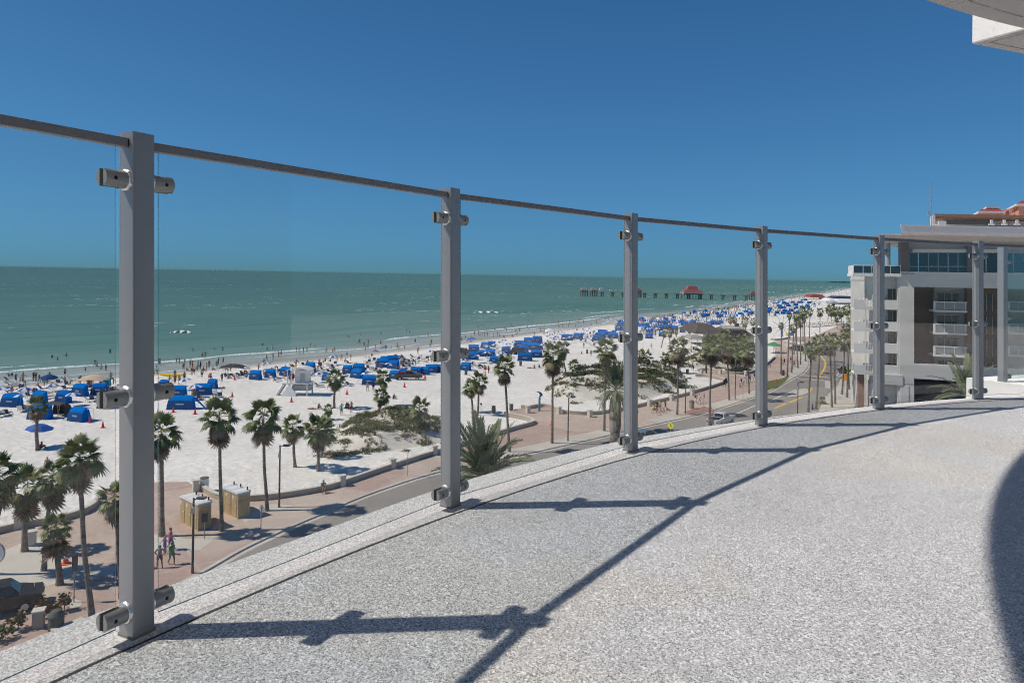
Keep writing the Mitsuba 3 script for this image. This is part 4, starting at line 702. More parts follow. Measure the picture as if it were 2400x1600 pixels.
def crowd(where, pts, poses, sink=(0, 0), z=None):
    for x, y in pts:
        po = g.choice(poses); c = g.choice(COLS); f = g.random()
        wear = dict(bikini=c) if f < 0.35 else (dict(shorts=c) if f < 0.72 else dict(shirt=c, shorts=g.choice(COLS)))
        zz = {'w': SEA_Z, 's': SEA_Z + 0.05, 'b': 0.0}[where]
        sit = ' sitting' if po in ('sit', 'bench') else (' lying' if po == 'lie' else '')
        what = ('swimsuit' if 'bikini' in wear else 'shorts' if 'shirt' not in wear else 'shirt'); act = dict(stand='standing', walk='walking', hips='with hands on hips', arms='with arms out', up='with one arm raised', sit='sitting', bend='bending', lie='lying')[po]
        lab = f"person in {c} {what} {act}{' in water' if where == 'w' else ''} {SPOT(x, y)}"
        person(x, y, po, wear, lab, group='beach crowd, ' + lab[10:], z=zz, sink=g.uniform(*sink), h=g.choice([1.0, 1.0, 1.0, 0.94, 0.72]))
UP = ['stand', 'stand', 'walk', 'hips', 'arms', 'up']
crowd('w', [(122,838),(135,843),(155,835),(200,868),(258,827),(20,882),(28,880),(452,822),(502,819),(522,821),(615,809),(626,820),(638,818),(738,811),(818,790),(814,789),(845,786),(893,782),(952,775),(960,779),(970,776),(1003,785),(1120,765),(1128,762),(1134,764),(1238,752),(1245,753),(1294,748),(1340,746)], UP, (0.6, 0.95))
crowd('w', [(222,857),(227,861),(237,866),(248,868),(474,838),(481,836),(512,852),(523,850),(728,811),(839,804),(843,803),(880,814),(892,808),(904,818),(917,817),(931,814),(973,802),(1003,787),(1112,784),(1141,775),(1160,774),(1183,772),(1199,765),(1236,768),(1268,777),(1309,758),(1335,758)], UP, (0.15, 0.45))
crowd('w', [(37,893),(53,890),(80,886),(116,887),(152,879),(54,881)], UP, (0.15, 0.5))
crowd('s', [(53,900),(78,893),(84,893),(92,896),(414,850),(420,853),(433,852),(446,860),(451,862),(464,863),(470,864),(490,862),(372,857),(375,854),(366,868),(625,846),(640,843),(653,838),(660,830),(658,834),(695,827),(701,829),(711,828),(719,827),(765,828),(779,828),(784,827),(853,814),(857,822),(862,818),(863,806),(935,819),(948,818),(980,826),(1011,806),(1008,815)], UP)
crowd('s', [(1121,786),(1125,788),(1130,787),(1136,788),(1142,788),(1157,791),(1166,787),(1171,788),(1187,778),(1209,780),(1212,785),(1218,777),(1266,775),(1273,774),(1276,780),(1319,767),(1332,768),(1349,768),(1368,758),(1385,763),(1418,752),(1426,750),(1438,748),(1398,760),(1356,757),(1310,770)], UP)
crowd('b', [(430,868),(437,870),(452,873),(498,868),(508,862),(618,858),(606,870),(668,866),(694,850),(720,852),(734,855),(748,850),(757,850),(762,847),(775,848),(790,848),(800,846),(808,848),(813,840),(822,844),(871,835),(880,822),(940,838),(963,834),(979,830),(1057,838),(1075,797),(1082,800),(1091,795),(1105,790),(1170,797),(1181,792),(1200,790),(1231,795),(1252,788),(1275,786),(1283,784),(1300,785),(1310,780)], ['stand','walk','sit','sit','hips'])
crowd('b', [(12,910),(58,907),(45,915),(62,917),(70,914),(90,905),(110,905),(126,908),(143,905),(152,903),(165,902),(185,895),(187,903),(462,868),(476,870),(484,869),(540,870),(548,884),(560,883),(572,880),(455,905),(436,935),(452,935),(470,937),(505,925),(520,917),(694,860),(703,862),(745,868),(752,864),(836,858),(730,880),(757,884),(860,858),(955,852),(1000,848),(940,860)], ['sit','sit','lie','stand','bend'])
g2 = np.random.default_rng(99)
crowd('b', [(x, np.interp(x, [0, 560, 800, 1040], [908, 876, 862, 842]) + g2.uniform(-12, 14)) for x in g2.uniform(5, 1040, 42)], ['sit', 'sit', 'stand', 'bend', 'walk', 'lie'])
# ---------------------------------------------------------------- cabanas, umbrellas, chairs, cones
def cloth_fn(c):
    return c
flat('m_cabana', (0.005, 0.170, 0.56)); flat('m_cabana_b', (0.006, 0.135, 0.48)); flat('m_cabana_back', (0.030, 0.085, 0.225))  # backs get a darkened cabana blue, painting in their shaded side
paint('m_print', (0.30, 0.36, 0.50), 0.8); paint('m_teal_cloth', (0.03, 0.30, 0.36), 0.7); paint('m_tan_cloth', (0.62, 0.47, 0.33), 0.8); paint('m_black_cloth', (0.05, 0.05, 0.05), 0.8); paint('m_white_cloth', (0.74, 0.74, 0.74), 0.7); paint('m_blue_cloth', (0.015, 0.11, 0.42), 0.7); paint('m_frame', (0.55, 0.55, 0.55), 0.4, metal=0.5); paint('m_sling', (0.05, 0.065, 0.13), 0.8); paint('m_cone', (0.72, 0.10, 0.035), 0.6); paint('m_cone_red', (0.62, 0.06, 0.06), 0.6)
# unit cabana: width 1 (x), back at y = 0 facing -y (the town), open towards +y (the sea)
def sheet(prof, w0, w1, nx=8, sag=0.0, thick=0.0):
    xs = np.linspace(-0.5, 0.5, nx + 1); V = []
    for (y, z), w in zip(prof, np.linspace(w0, w1, len(prof))): V += [[x * w, y - sag * (1 - (2*x)**2) * 0.04, z + sag * (2*x)**2 * -0.04] for x in xs]
    n = nx + 1; i, j = np.meshgrid(np.arange(len(prof)-1), np.arange(nx), indexing='ij'); a = (i*n+j).ravel(); return (np.array(V), np.vstack([np.stack([a, a+1, a+n+1], 1), np.stack([a, a+n+1, a+n], 1)]))
BW = 3.0
prof_back = [(-0.18, 0.0), (-0.14, 0.5), (-0.05, 1.0), (0.06, 1.32)]; prof_top = [(0.06, 1.32), (0.22, 1.62), (0.50, 1.82), (0.90, 1.92), (1.30, 1.88), (1.62, 1.70)]
def sc_x(m, w): return (m[0] * [w, 1, 1], m[1])
CAB = dict(back=sc_x(sheet(prof_back, 1.0, 0.90, sag=1), BW), top=sc_x(sheet(prof_top, 0.90, 0.98, sag=1.5), BW))
def side(s_):
    m = MB(); a = [(-0.18, 0), (-0.14, 0.5), (-0.05, 1.0), (0.06, 1.32), (0.22, 1.62), (0.50, 1.82), (0.75, 1.88)]; b = [(0.95, 0.0), (0.92, 0.4), (0.9, 0.8), (0.85, 1.1), (0.82, 1.4), (0.8, 1.7), (0.78, 1.86)]
    for k in range(6): m.quad(*[V3(s_ * BW * (0.5 - 0.05 * z / 1.3 * (z < 1.4) - 0.045 * (z >= 1.4)), y, z) for y, z in (a[k], b[k], b[k+1], a[k+1])])
    return m.out()
def wing(s_):
    x0 = s_ * BW * 0.46; m = MB(); m.quad((x0, 1.0, 1.75), (x0 + s_*0.05, 0.5, 1.55), (x0 + s_*1.5, 0.15, 0.02), (x0 + s_*1.55, 0.45, 0.02)); return m.out()
CABM = {k: shared(v, 40) for k, v in CAB.items()}; CABM['sideL'], CABM['sideR'] = shared(side(-1), 40), shared(side(1), 40); CABM['wingL'], CABM['wingR'] = shared(wing(-1)), shared(wing(1))
CABM['print'] = shared(MB().box((0, -0.125, 0.82), (0.95, 0.012, 0.20), R=np.array([[1,0,0],[0,0.98,-0.2],[0,0.2,0.98]]).T @ np.eye(3)).box((0.2, -0.160, 0.42), (0.6, 0.012, 0.13)).out())
CABM['pole'] = shared(MB().tube([(-BW*0.49, 1.60, 1.68), (-BW*0.49, 1.7, 0)], 0.02, 5).tube([(BW*0.49, 1.60, 1.68), (BW*0.49, 1.7, 0)], 0.02, 5).out())
cg = np.random.default_rng(77); NCAB = 0
def cabana(px, py, wpx, label, group=None, wings='', seaward=0.62, detail=True, col=None, skinny=False):
    p = G(px, py, 0.0); w = wpx / F * p[1] / BW; w = min(max(w, 0.6), 1.5); key = thing('beach_cabana', label, 'cabana', group)
    M = place(p + [0, 0.2, 0], -0.25 + cg.uniform(-0.35, 0.35) if seaward == 0.62 else seaward, (w, min(w*1.05, 1.08), min(0.5 + 0.5*w, 1.05)))
    col = col or cg.choice(['m_cabana', 'm_cabana', 'm_cabana_b'])
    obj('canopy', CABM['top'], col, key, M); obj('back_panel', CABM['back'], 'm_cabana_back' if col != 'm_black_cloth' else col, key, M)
    obj('side_panel', CABM['sideL'], col, key, M); obj('side_panel', CABM['sideR'], col, key, M)
    if detail and col != 'm_black_cloth': obj('print_patch', CABM['print'], 'm_print', key, M)
    if detail: obj('front_pole', CABM['pole'], 'm_frame', key, M)
    for s_ in wings: obj('wing_flap', CABM['wing' + s_], col, key, M)
    return key
CABS1 = [(20,953,46,'blue beach cabana cut by the left edge of the view',''),(83,946,44,'blue beach cabana second from the left edge',''),(141,943,40,'blue beach cabana with a large white print, left of the blue and white umbrella',''),(180,927,40,'blue beach cabana behind the printed one, left of the first post',''),(86,983,52,'blue beach cabana behind the crown of the lone thin palm',''),(174,988,48,'blue beach cabana with both wing flaps pegged out beside a red cone','LR'),(228,924,36,'blue beach cabana below the teal cabana, left of the first post',''),(240,958,34,'blue beach cabana touching the left side of the first post',''),(378,914,32,'blue beach cabana just right of the first post, behind the clamp',''),(414,930,37,'blue beach cabana with a white band, right of the middle clamp',''),(472,926,40,'wide blue beach cabana beside a white and blue umbrella, second pane','L'),(493,910,28,'blue beach cabana tucked behind the wide one, second pane',''),(420,960,62,'blue beach cabana with wing flaps before two red cones, second pane','R'),(595,889,30,'blue beach cabana right of the black canopy',''),(630,885,27,'blue beach cabana left of the lifeguard tower',''),(664,880,28,'blue beach cabana just behind the lifeguard tower ramp',''),(723,868,28,'blue beach cabana peeping above the roof of the lifeguard tower',''),(761,892,20,'narrow blue beach cabana seen end on, right of the lifeguard tower',''),(812,874,24,'blue beach cabana right of the tall dark palm crown',''),(838,872,29,'blue beach cabana with a small white square print, second pane',''),(832,886,32,'blue beach cabana with a white sash before its neighbours, second pane','L'),(864,902,34,'winged blue beach cabana left of the two standing people, second pane','L'),(922,888,28,'blue beach cabana left of the dark pickup on the beach',''),(942,882,20,'blue beach cabana directly behind the dark pickup',''),(973,879,26,'blue beach cabana right of the dark pickup on the beach','')]
for x, y, w, lab, wg in CABS1: cabana(x, y, w, lab, wings=wg)
CABS2 = [('blue beach cabana in the cluster left of the second post', 'cabanas left of the second post', [(899,850,16),(920,852,24),(895,860,27),(919,864,26),(993,878,20),(1010,874,24),(1024,872,20)]),
 ('blue beach cabana in the clusters right of the second post', 'cabanas right of the second post', [(1089,868,22),(1110,824,22),(1108,843,22),(1130,835,17),(1148,835,21),(1135,816,18),(1152,813,16),(1157,851,19),(1186,828,19),(1216,814,22),(1232,818,24),(1250,820,24),(1240,806,24),(1260,802,20),(1262,818,18),(1225,826,22)]),
 ('blue beach cabana near the palms left of the third post', 'cabanas left of the third post', [(1230,846,30),(1258,838,24),(1329,797,24),(1353,794,20),(1405,793,22),(1422,790,24),(1438,793,20),(1398,798,18),(1412,785,20)]),
 ('blue beach cabana in the crowded rows of the fourth pane', 'cabanas in the fourth pane', [(1508,774,20),(1514,768,16),(1540,762,13),(1551,761,13),(1563,760,13),(1546,774,13),(1557,772,13),(1569,771,13),(1581,773,13),(1521,793,15),(1551,788,12),(1604,763,14),(1616,762,14),(1624,758,12),(1632,774,12),(1648,743,11),(1659,742,11),(1687,744,13),(1672,760,12),(1682,761,12),(1737,742,12),(1749,738,10),(1757,737,10),(1766,736,10)]),
 ('blue beach cabana in the far crowded rows of the fifth pane', 'cabanas in the fifth pane', [(1805,726,9),(1813,740,10),(1822,735,9),(1830,723,9),(1840,731,9),(1848,718,9),(1855,730,9),(1865,716,9),(1866,726,9),(1893,718,8),(1897,711,8),(1845,714,8),(1875,710,8),(1800,733,9),(1827,719,8),(1836,736,9),(1820,714,8),(1850,737,9),(1880,722,8),(1858,710,8),(1888,704,7),(1838,711,8),(1870,734,8)])]
for lab, grp, L in CABS2:
    for x, y, w in L: cabana(x, y, w * 1.18, ('blue beach cabana ' if x < 1780 else 'tiny blue cabana in the far rows ') + SPOT(x, y), group='cabanas ' + SPOT(x, y), detail=w >= 14)
cabana(152,972,58,'dark cabana turned away between two blue ones, left of the first post',col='m_black_cloth',seaward=2.6)
cabana(242,905,26,'teal cabana left of the first post',col='m_teal_cloth')
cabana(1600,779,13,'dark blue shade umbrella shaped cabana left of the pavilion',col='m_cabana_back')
# canopies on four legs
def canopy_tent(px, py, wpx, hpx, mt, label, name='canopy_tent'):
    p = G(px, py, 0.0); w = wpx/F*p[1]; h = hpx/F*p[1]; k = thing(name, label, 'canopy'); a = 0.5
    n = 9; u = np.linspace(-1, 1, n); X, Y = np.meshgrid(u, u, indexing='ij'); Z = h * (1.0 - 0.30*np.maximum(abs(X), abs(Y))**1.6 - 0.10*abs(X*Y)) ; v = np.stack([X*w/2, Y*w/2.6, Z], -1).reshape(-1, 3) @ rotz(a*0.3).T + p
    i, j = np.meshgrid(np.arange(n-1), np.arange(n-1), indexing='ij'); q = (i*n+j).ravel(); obj('roof', (v, np.vstack([np.stack([q, q+n, q+n+1], 1), np.stack([q, q+n+1, q+1], 1)])), mt, k, smooth=True)
    for sx in (-1, 1):
        for sy in (-1, 1): c = np.array([sx*w*0.47, sy*w/2.6*0.94, 0]) @ rotz(a*0.3).T + p; obj('leg', MB().tube([c, c + [0, 0, h*0.66]], 0.03, 5).out(), 'm_frame', k)
canopy_tent(218,909,58,32,'m_tan_cloth','tan arched canopy with people beneath, left of the first post')
canopy_tent(545,873,54,21,'m_black_cloth','low black canopy near the water in the second pane')
canopy_tent(1288,789,24,20,'m_white_cloth','white canopy near the water in the third pane')
# umbrellas: eight gores, blue and white in turn
def gores(parity, n=8, R=1.15, h=0.42):
    m = MB()
    for i in range(n):
        if parity is not None and i % 2 != parity: continue
        a0, a1 = i*2*np.pi/n, (i+1)*2*np.pi/n
        rs = [(0.02, h), (0.45*R, h*0.80), (R, 0.0)]
        for k in range(2):
            (r0, z0), (r1, z1) = rs[k], rs[k+1]; m.quad(*[V3(r*math.cos(a), r*math.sin(a), z) for r, z, a in ((r0, z0, a0), (r1, z1, a0), (r1, z1, a1), (r0, z0, a1))])
    return m.out()
UMB = [shared(gores(0)), shared(gores(1)), shared(gores(None))]; UPOLE = shared(MB().tube([(0, 0, -1.75), (0, 0, 0.48)], 0.018, 5).out())
def umbrella(px, py, label, group=None, cols=('m_blue_cloth', 'm_white_cloth'), sc=1.0):
    p = G(px, py, 0.0); k = thing('beach_umbrella', label, 'umbrella', group); M = place(p + [0, 0, 1.72*sc], cg.uniform(0, 6), sc, cg.uniform(0, 0.22), cg.uniform(0, 6))
    if cols[0] == cols[1]: obj('canopy', UMB[2], cols[0], k, M)
    else: obj('canopy', UMB[0], cols[0], k, M); obj('white_gores', UMB[1], cols[1], k, M)
    obj('pole', UPOLE, 'm_frame', k, M)
UB = [(92,1048,'plain blue umbrella beside the lone thin palm','m_blue_cloth',1.3),(115,912,'plain blue umbrella near the water left of the first post','m_cabana_back',1.2),(900,830,'plain blue umbrella near the water left of the second post','m_blue_cloth',1.0),(1105,812,'plain blue umbrella right of the second post','m_blue_cloth',1.3),(880,840,'lilac blue umbrella among the loungers in the second pane','m_purple',1.0),(1552,752,'lilac umbrella above the cabana row in the fourth pane','m_purple',1.2)]
for x, y, lab, c, s_ in UB: umbrella(x, y, lab, cols=(c, c), sc=s_)
UBW = [(4,936),(58,936),(122,927),(48,955),(170,950),(433,913),(458,930),(745,896),(624,870),(1010,838),(855,896),(780,852),(912,872),(1085,858),(1120,850),(1098,812),(1141,825),(1160,822),(1170,815),(1180,810),(1190,820),(1205,815),(1140,842),(1175,842),(1270,822),(1282,800),(1290,795),(1302,800),(1310,795),(1318,790),(1296,806),(1308,808),(1285,812),(1322,805),(1336,802),(1365,782),(1372,786),(1380,780),(1388,788),(1366,792),(1378,796),(1350,782),(1384,800),(1392,792),(1520,780),(1528,778),(1536,782),(1530,772),(1542,780),(1548,768),(1575,762),(1580,756),(1585,764),(1590,758),(1578,768),(1634,752),(1640,758),(1646,752),(1652,758),(1656,752),(1662,750),(1694,752),(1700,748),(1706,744),(1712,740),(1702,756),(1716,750),(1722,746),(1640,764),(1650,766),(1694,740)]
for x, y in UBW: umbrella(x, y, 'blue and white umbrella among loungers ' + SPOT(x, y), group='blue and white umbrellas ' + SPOT(x, y), sc=0.95)
# loungers
lm = MB()
for s_ in (-0.28, 0.28): lm.bar((s_, -0.75, 0.28), (s_, 0.55, 0.28), 0.04, 0.04).bar((s_, -0.7, 0), (s_, -0.7, 0.28), 0.04, 0.04).bar((s_, 0.5, 0), (s_, 0.5, 0.28), 0.04, 0.04).bar((s_, 0.35, 0.28), (s_, 0.85, 0.85), 0.04, 0.04)
LFR = shared(lm.out()); LSL = shared(MB().box((0, -0.15, 0.31), (0.54, 1.15, 0.03)).box((0, 0.62, 0.58), (0.54, 0.78, 0.03), R=np.array([[1, 0, 0], [0, 0.66, -0.75], [0, 0.75, 0.66]])).out())
def lounger(px, py, group, seat='m_sling', a=None):
    p = G(px, py, 0); k = thing('beach_lounger', ('dark' if seat == 'm_sling' else 'pale') + ' beach lounger ' + SPOT(px, py), 'lounger', ('dark' if seat == 'm_sling' else 'pale') + ' loungers ' + SPOT(px, py)); M = place(p, cg.uniform(2.4, 3.6) if a is None else a, 1.15)
    obj('frame', LFR, 'm_frame', k, M); obj('sling', LSL, seat, k, M)
LG = [(10,974),(18,972),(3,976),(50,964),(54,963),(113,932),(118,931),(58,960),(108,898),(165,893),(157,893),(28,905),(12,907),(212,940),(218,939),(450,938),(458,938),(468,936),(505,926),(515,930),(532,884),(555,884),(565,883),(572,882),(640,890),(650,893),(705,880),(733,872),(740,876),(748,880),(755,875),(760,870),(735,862),(770,860),(780,862),(752,858),(700,868),(688,862),(712,858),(850,880),(855,870),(865,865),(872,868),(880,870),(795,893),(800,905),(810,902),(820,904),(740,905),(750,907),(720,898),(955,852),(948,848),(962,850),(968,846),(975,850),(980,844),(990,846),(940,845),(945,840),(985,838),(970,840),(1000,842),(870,842),(877,846),(865,850),(860,840),(930,838),(1107,856),(1115,858),(1122,862),(1100,858),(1128,858),(1160,866),(1135,864),(1148,852),(1175,834),(1180,830),(1168,830),(1190,838),(1196,834),(1200,838),(1166,846),(1140,838),(1270,835),(1276,828),(1265,826),(1280,820),(1290,818),(1300,816),(1310,814),(1320,810),(1300,806),(1330,808),(1360,800),(1370,802),(1380,806),(1390,802),(1364,788),(1374,790),(1384,784),(1390,780),(1356,786),(1525,784),(1535,786),(1545,784),(1555,782),(1530,776),(1585,770),(1590,766),(1600,768),(1610,770),(1645,762),(1655,764),(1660,760),(1650,756),(1700,752),(1706,750),(1712,746),(1720,752),(1695,758)]
lg = np.random.default_rng(8)
for _ in range(75):
    x = lg.uniform(560, 1440); y = np.interp(x, [560, 800, 1040, 1200, 1440], [878, 868, 850, 822, 795]) + lg.uniform(-16, 16); LG.append((x, y))
for _ in range(34):
    x = lg.uniform(5, 300); LG.append((x, lg.uniform(893, 935)))
for i_, (x, y) in enumerate(LG): lounger(x, y, 'loungers ' + PANE(x), 'm_sling' if i_ % 3 else 'm_white_cloth')
CONE = shared(MB().lathe([(0.30, 0.0), (0.30, 0.04), (0.17, 0.05), (0.04, 0.78), (0.0, 0.78)], n=10).out(), 30); CBASE = shared(MB().box((0, 0, 0.02), (0.42, 0.42, 0.04)).out()); CBAND = shared(MB().lathe([(0.128, 0.30), (0.098, 0.48)], n=10).out())
def cone(px, py, label, z=0.0, mt='m_cone_red', sc=1.15, band=False):
    p = G(px, py, z); k = thing('traffic_cone', label, 'cone'); M = place(p, 0.3, sc); obj('cone', CONE, mt, k, M); obj('base', CBASE, mt, k, M)
    if band: obj('band', CBAND, 'm_white_cloth', k, M)
cone(154,1320,'bright orange cone beside the short palm, left of the first post',PZ+.01,'m_cone',1.2,True)
for x, y, lab in ((211,990,'red cone at the foot of the winged cabana left of the first post'),(241,1002,'red cone nearest the first post on its left'),(406,966,'red cone before the winged cabana, second pane'),(457,970,'red cone right of the winged cabana, second pane'),(683,942,'red cone before the lifeguard tower'),(787,916,'red cone right of the tall dark palm trunk'),(813,924,'red cone on open sand right of the tall dark palm'),(544,930,'small red cone above the palm crown, second pane'),(948,907,'red cone below the dark pickup on the beach'),(996,886,'red cone right of the dark pickup on the beach'),(1137,880,'red cone between two standing people, third pane'),(1138,865,'red cone behind the people in red shorts, third pane'),(1363,829,'red cone left of a bin on the empty sand, third pane'),(1326,836,'red cone beside the tall palm crown, third pane'),(550,889,'tiny red cone below the black canopy')): cone(x, y, lab)
cone(1292,996,'orange cone half hidden by the tall palm trunk on the promenade',PZ,'m_cone',1.0); cone(1665,956,'orange cone on the verge behind the pickup truck',PZ,'m_cone',1.0); cone(1820,894,'orange cone on the grass at the bend of the kerb',PZ,'m_cone',0.9)
# yellow kayak near the water
p = G(400, 882, 0); k = thing('kayak', 'yellow kayak lying near the water line right of the first post', 'kayak'); t = np.linspace(0, 1, 12)
obj('hull', MB().tube(np.stack([p[0] - 2.6 + 2.9*t*2, p[1] + 0*t, 0.25 + 0.25*(2*t-1)**2], 1), np.maximum(0.36*np.sin(np.pi*t)**0.6, 0.02), 8).out(), 'm_yellow', k, smooth=True)
# the far crowd, too small to tell apart
g = np.random.default_rng(11); MBs = {c: MB() for c in ('m_navy', 'm_skin_b', 'm_pink', 'm_black', 'm_white_cloth', 'm_turquoise', 'm_cabana')}; keys_ = list(MBs)
unit = mani(m3.Manifold.batch_hull([m3.Manifold.sphere(0.22, 6).translate((0, 0, 1.0)), m3.Manifold.sphere(0.12, 6).translate((0, 0, 0.05))]) + m3.Manifold.sphere(0.14, 6).translate((0, 0, 1.55)))
box_ = MB().box((0, 0, 0.9), (2.2, 1.6, 1.6)).out()
n_ = 0
while n_ < 1500:
    x = g.uniform(1440, 1995); sy = np.interp(x, [a for a, _ in SHORE_PX], [b for _, b in SHORE_PX]); lim = np.interp(x, [1440, 1560, 1770, 1800, 1860, 1910, 1995], [30, 45, 30, 34, 44, 28, 14]); y = sy + lim * g.random() ** 1.3 - (1.0 if g.random() < 0.2 else 0)
    if y < YH(x) + 4: continue
    n_ += 1; c = keys_[g.choice(7, p=[0.22, 0.26, 0.10, 0.20, 0.12, 0.05, 0.05])]
    if x > 1915 and c == 'm_cabana': c = 'm_pink'
    MBs[c].add(*xf(box_ if c == 'm_cabana' or (c == 'm_white_cloth' and g.random() < 0.5) else unit, place(G(x, y, -0.6 if y < sy + 3 else 0.0), g.uniform(0, 6), 1.0)))
for c, m in MBs.items(): k = obj('far_crowd', m.out(), c); labels[k] = {'kind': 'stuff', 'label': 'distant bathers and beach gear along the far shore'}
# ---------------------------------------------------------------- the hotel at the right
O_, E_ = np.array([(2145-CX)/F*93.0, 93.0]), np.array([0.944, -0.33]); N_ = np.array([-0.33, -0.944])      # facade origin, along, outward
BMX = np.eye(4); BMX[0, 2] = -0.0178; BMX[0, 3] = 0.0178 * HC
def fu(px, off):
    t = (px - CX) / F; P = O_ + N_ * off; d = np.array([t, 1.0]); A = np.array([[d[0], -E_[0]], [d[1], -E_[1]]]); D, u = np.linalg.solve(A, P); return u, D
def FB(m, x0, x1, y0, y1, o0, o1):       # a box of the facade seen between these columns and rows, its front at o1
    u0, d0 = fu(x0, o1); u1, d1 = fu(x1, o1); xm, D = (x0+x1)/2, (d0+d1)/2
    z0, z1 = HC + (YH(xm) - y1)/F*D, HC + (YH(xm) - y0)/F*D; c = O_ + E_*(u0+u1)/2 + N_*(o0+o1)/2
    return m.box((c[0], c[1], (z0+z1)/2), (abs(u1-u0), o1-o0, z1-z0), math.atan2(E_[1], E_[0]))
def hotel_fn(p, n, uv): return mi.Color3f(0.64, 0.62, 0.585) * (0.9 + 0.2 * fbm(p.x*0.4, p.y*0.4, p.z*0.8, 4))
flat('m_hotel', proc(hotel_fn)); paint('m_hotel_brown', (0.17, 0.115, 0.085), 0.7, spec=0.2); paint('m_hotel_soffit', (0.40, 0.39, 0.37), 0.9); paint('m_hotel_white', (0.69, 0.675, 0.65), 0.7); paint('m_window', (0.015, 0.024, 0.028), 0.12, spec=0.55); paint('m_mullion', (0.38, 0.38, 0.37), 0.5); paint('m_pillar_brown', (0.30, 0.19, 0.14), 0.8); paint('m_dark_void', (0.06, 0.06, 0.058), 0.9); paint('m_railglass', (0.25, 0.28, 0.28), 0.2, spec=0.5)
ht = thing('beach_hotel', 'pale grey hotel with brown recesses and white balconies beside the road', 'hotel')
def hp(name, boxes, m, parent=None):
    k = MB()
    for b in boxes: FB(k, *b)
    return obj(name, k.out(), m, parent or ht, BMX)
hp('wall', [(2109,2142.5,642,1010,-0.6,0.0),(2142.5,2500,642,675.5,-0.6,0.0),(2142.5,2500,860.5,896,-0.6,0.0),(2109,2142.4,880,899,-0.5,0.06)], 'm_hotel')
hp('core_wall', [(2050,2112,642,1010,-26,-1.6),(2142,2520,642,896,-26,-6.0),(2047,2500,654,660,-26,-2.0)], 'm_hotel')
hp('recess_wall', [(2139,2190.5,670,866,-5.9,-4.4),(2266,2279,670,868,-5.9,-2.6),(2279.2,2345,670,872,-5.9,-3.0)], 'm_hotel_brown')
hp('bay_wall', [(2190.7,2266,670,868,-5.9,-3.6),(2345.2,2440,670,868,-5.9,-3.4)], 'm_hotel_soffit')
for x0, x1 in ((2188, 2267), (2362, 2440)):                       # bays: windows and balconies on each floor
    for fy in (0, 52.5, 105, 157):
        w0, w1 = 686 + fy, 708 + fy if fy < 150 else 866
        for k in range(3):
            a = x0 + 10 + k * 17; wk = hp('window', [(a, a + 15, w0, w1, -3.55, -3.45)], 'm_window')
            hp('frame', [(a - 0.8, a, w0 - 1, w1, -3.5, -3.38), (a + 15, a + 15.8, w0 - 1, w1, -3.5, -3.38), (a - 0.8, a + 15.8, w0 - 2, w0, -3.5, -3.38)], 'm_mullion', wk)
        if fy < 150:
            bk = hp('balcony', [(x0, x1, 727 + fy, 731.5 + fy, -3.5, -0.9)], 'm_hotel_white')
            hp('rail', [(x0, x1, 706.5 + fy, 709 + fy, -1.05, -0.95)] + [(x0 + q, x0 + q + 1.3, 707 + fy, 727 + fy, -1.05, -0.95) for q in (0.3, 25, 49, 74 if x1 < 2300 else 70)] + [(x0, x0 + 5, 708 + fy, 728 + fy, -1.2, -0.96)], 'm_hotel_white', bk)
            hp('rail_glass', [(x0 + 1, x1 - 1, 709.5 + fy, 725 + fy, -1.02, -1.0)], 'm_railglass', bk)
            hp('chair', [(x0 + 9, x0 + 12, 717 + fy, 727 + fy, -1.9, -1.6), (x0 + 27, x0 + 30, 716 + fy, 727 + fy, -1.9, -1.6), (x0 + 33, x0 + 40, 719 + fy, 720.5 + fy, -1.9, -1.5), (x0 + 56, x0 + 59, 718 + fy, 727 + fy, -1.9, -1.6)], 'm_hotel_white', bk)
for y0, y1 in ((690, 728), (742, 782), (796, 835), (850, 872)):
    wk = hp('window', [(2313, 2326, y0, y1, -2.96, -2.9)], 'm_window'); hp('frame', [(2311.6, 2313, y0 - 1, y1 + 1, -2.96, -2.8), (2326, 2327.4, y0 - 1, y1 + 1, -2.96, -2.8)], 'm_mullion', wk)
# left tower: loggias, their windows and the projecting balconies
hp('tower_wall', [(2044, 2051, 647, 1010, -5, -0.4), (2027, 2044, 647, 1010, -5.4, -5.0), (2104, 2109, 647, 1010, -1.5, -0.1)], 'm_hotel')
for i_, (p0, p1) in enumerate(((703, 725), (754, 776), (804.5, 827), (855.5, 877))):
    hp('loggia_parapet', [(2051.2, 2108.8, p0, p1, -0.5, -0.15)], 'm_hotel_white'); hp('loggia_floor', [(2051.2, 2104, p1 - 3, p1, -1.6, -0.52)], 'm_hotel_soffit')
    wk = hp('window', [(2081, 2102, p0 - 26, p0 + 2, -1.62, -1.50)], 'm_window'); hp('frame', [(2091, 2092, p0 - 26, p0, -1.5, -1.42), (2079.8, 2081, p0 - 27, p0, -1.5, -1.40)], 'm_mullion', wk)
    bk = hp('balcony', [(2001, 2046, p1 - 2.5, p1 + 0.5, -2.6, 0.3)], 'm_hotel_white')
    hp('parapet', [(2001, 2028, p0 - 1, p1 - 2.5, 0.15, 0.3), (2028, 2046, p1 - 8, p1 - 2.5, 0.15, 0.3)], 'm_hotel_white', bk)
    hp('rail', [(2028, 2046, p0 - 0.5, p0 + 1, 0.2, 0.28), (2034, 2034.8, p0, p1 - 7, 0.2, 0.28), (2040, 2040.8, p0, p1 - 7, 0.2, 0.28)], 'm_hotel_white', bk)
    hp('chair', [(2008, 2010, p0 + 3, p1, -1.2, -0.6), (2016, 2018, p0 - 6, p1, -1.3, -0.7), (2031, 2034, p0 - 4, p1, -1.4, -1.0), (2024, 2027, p0 - 5, p1, -1.6, -1.2)], 'm_hotel_white', bk)
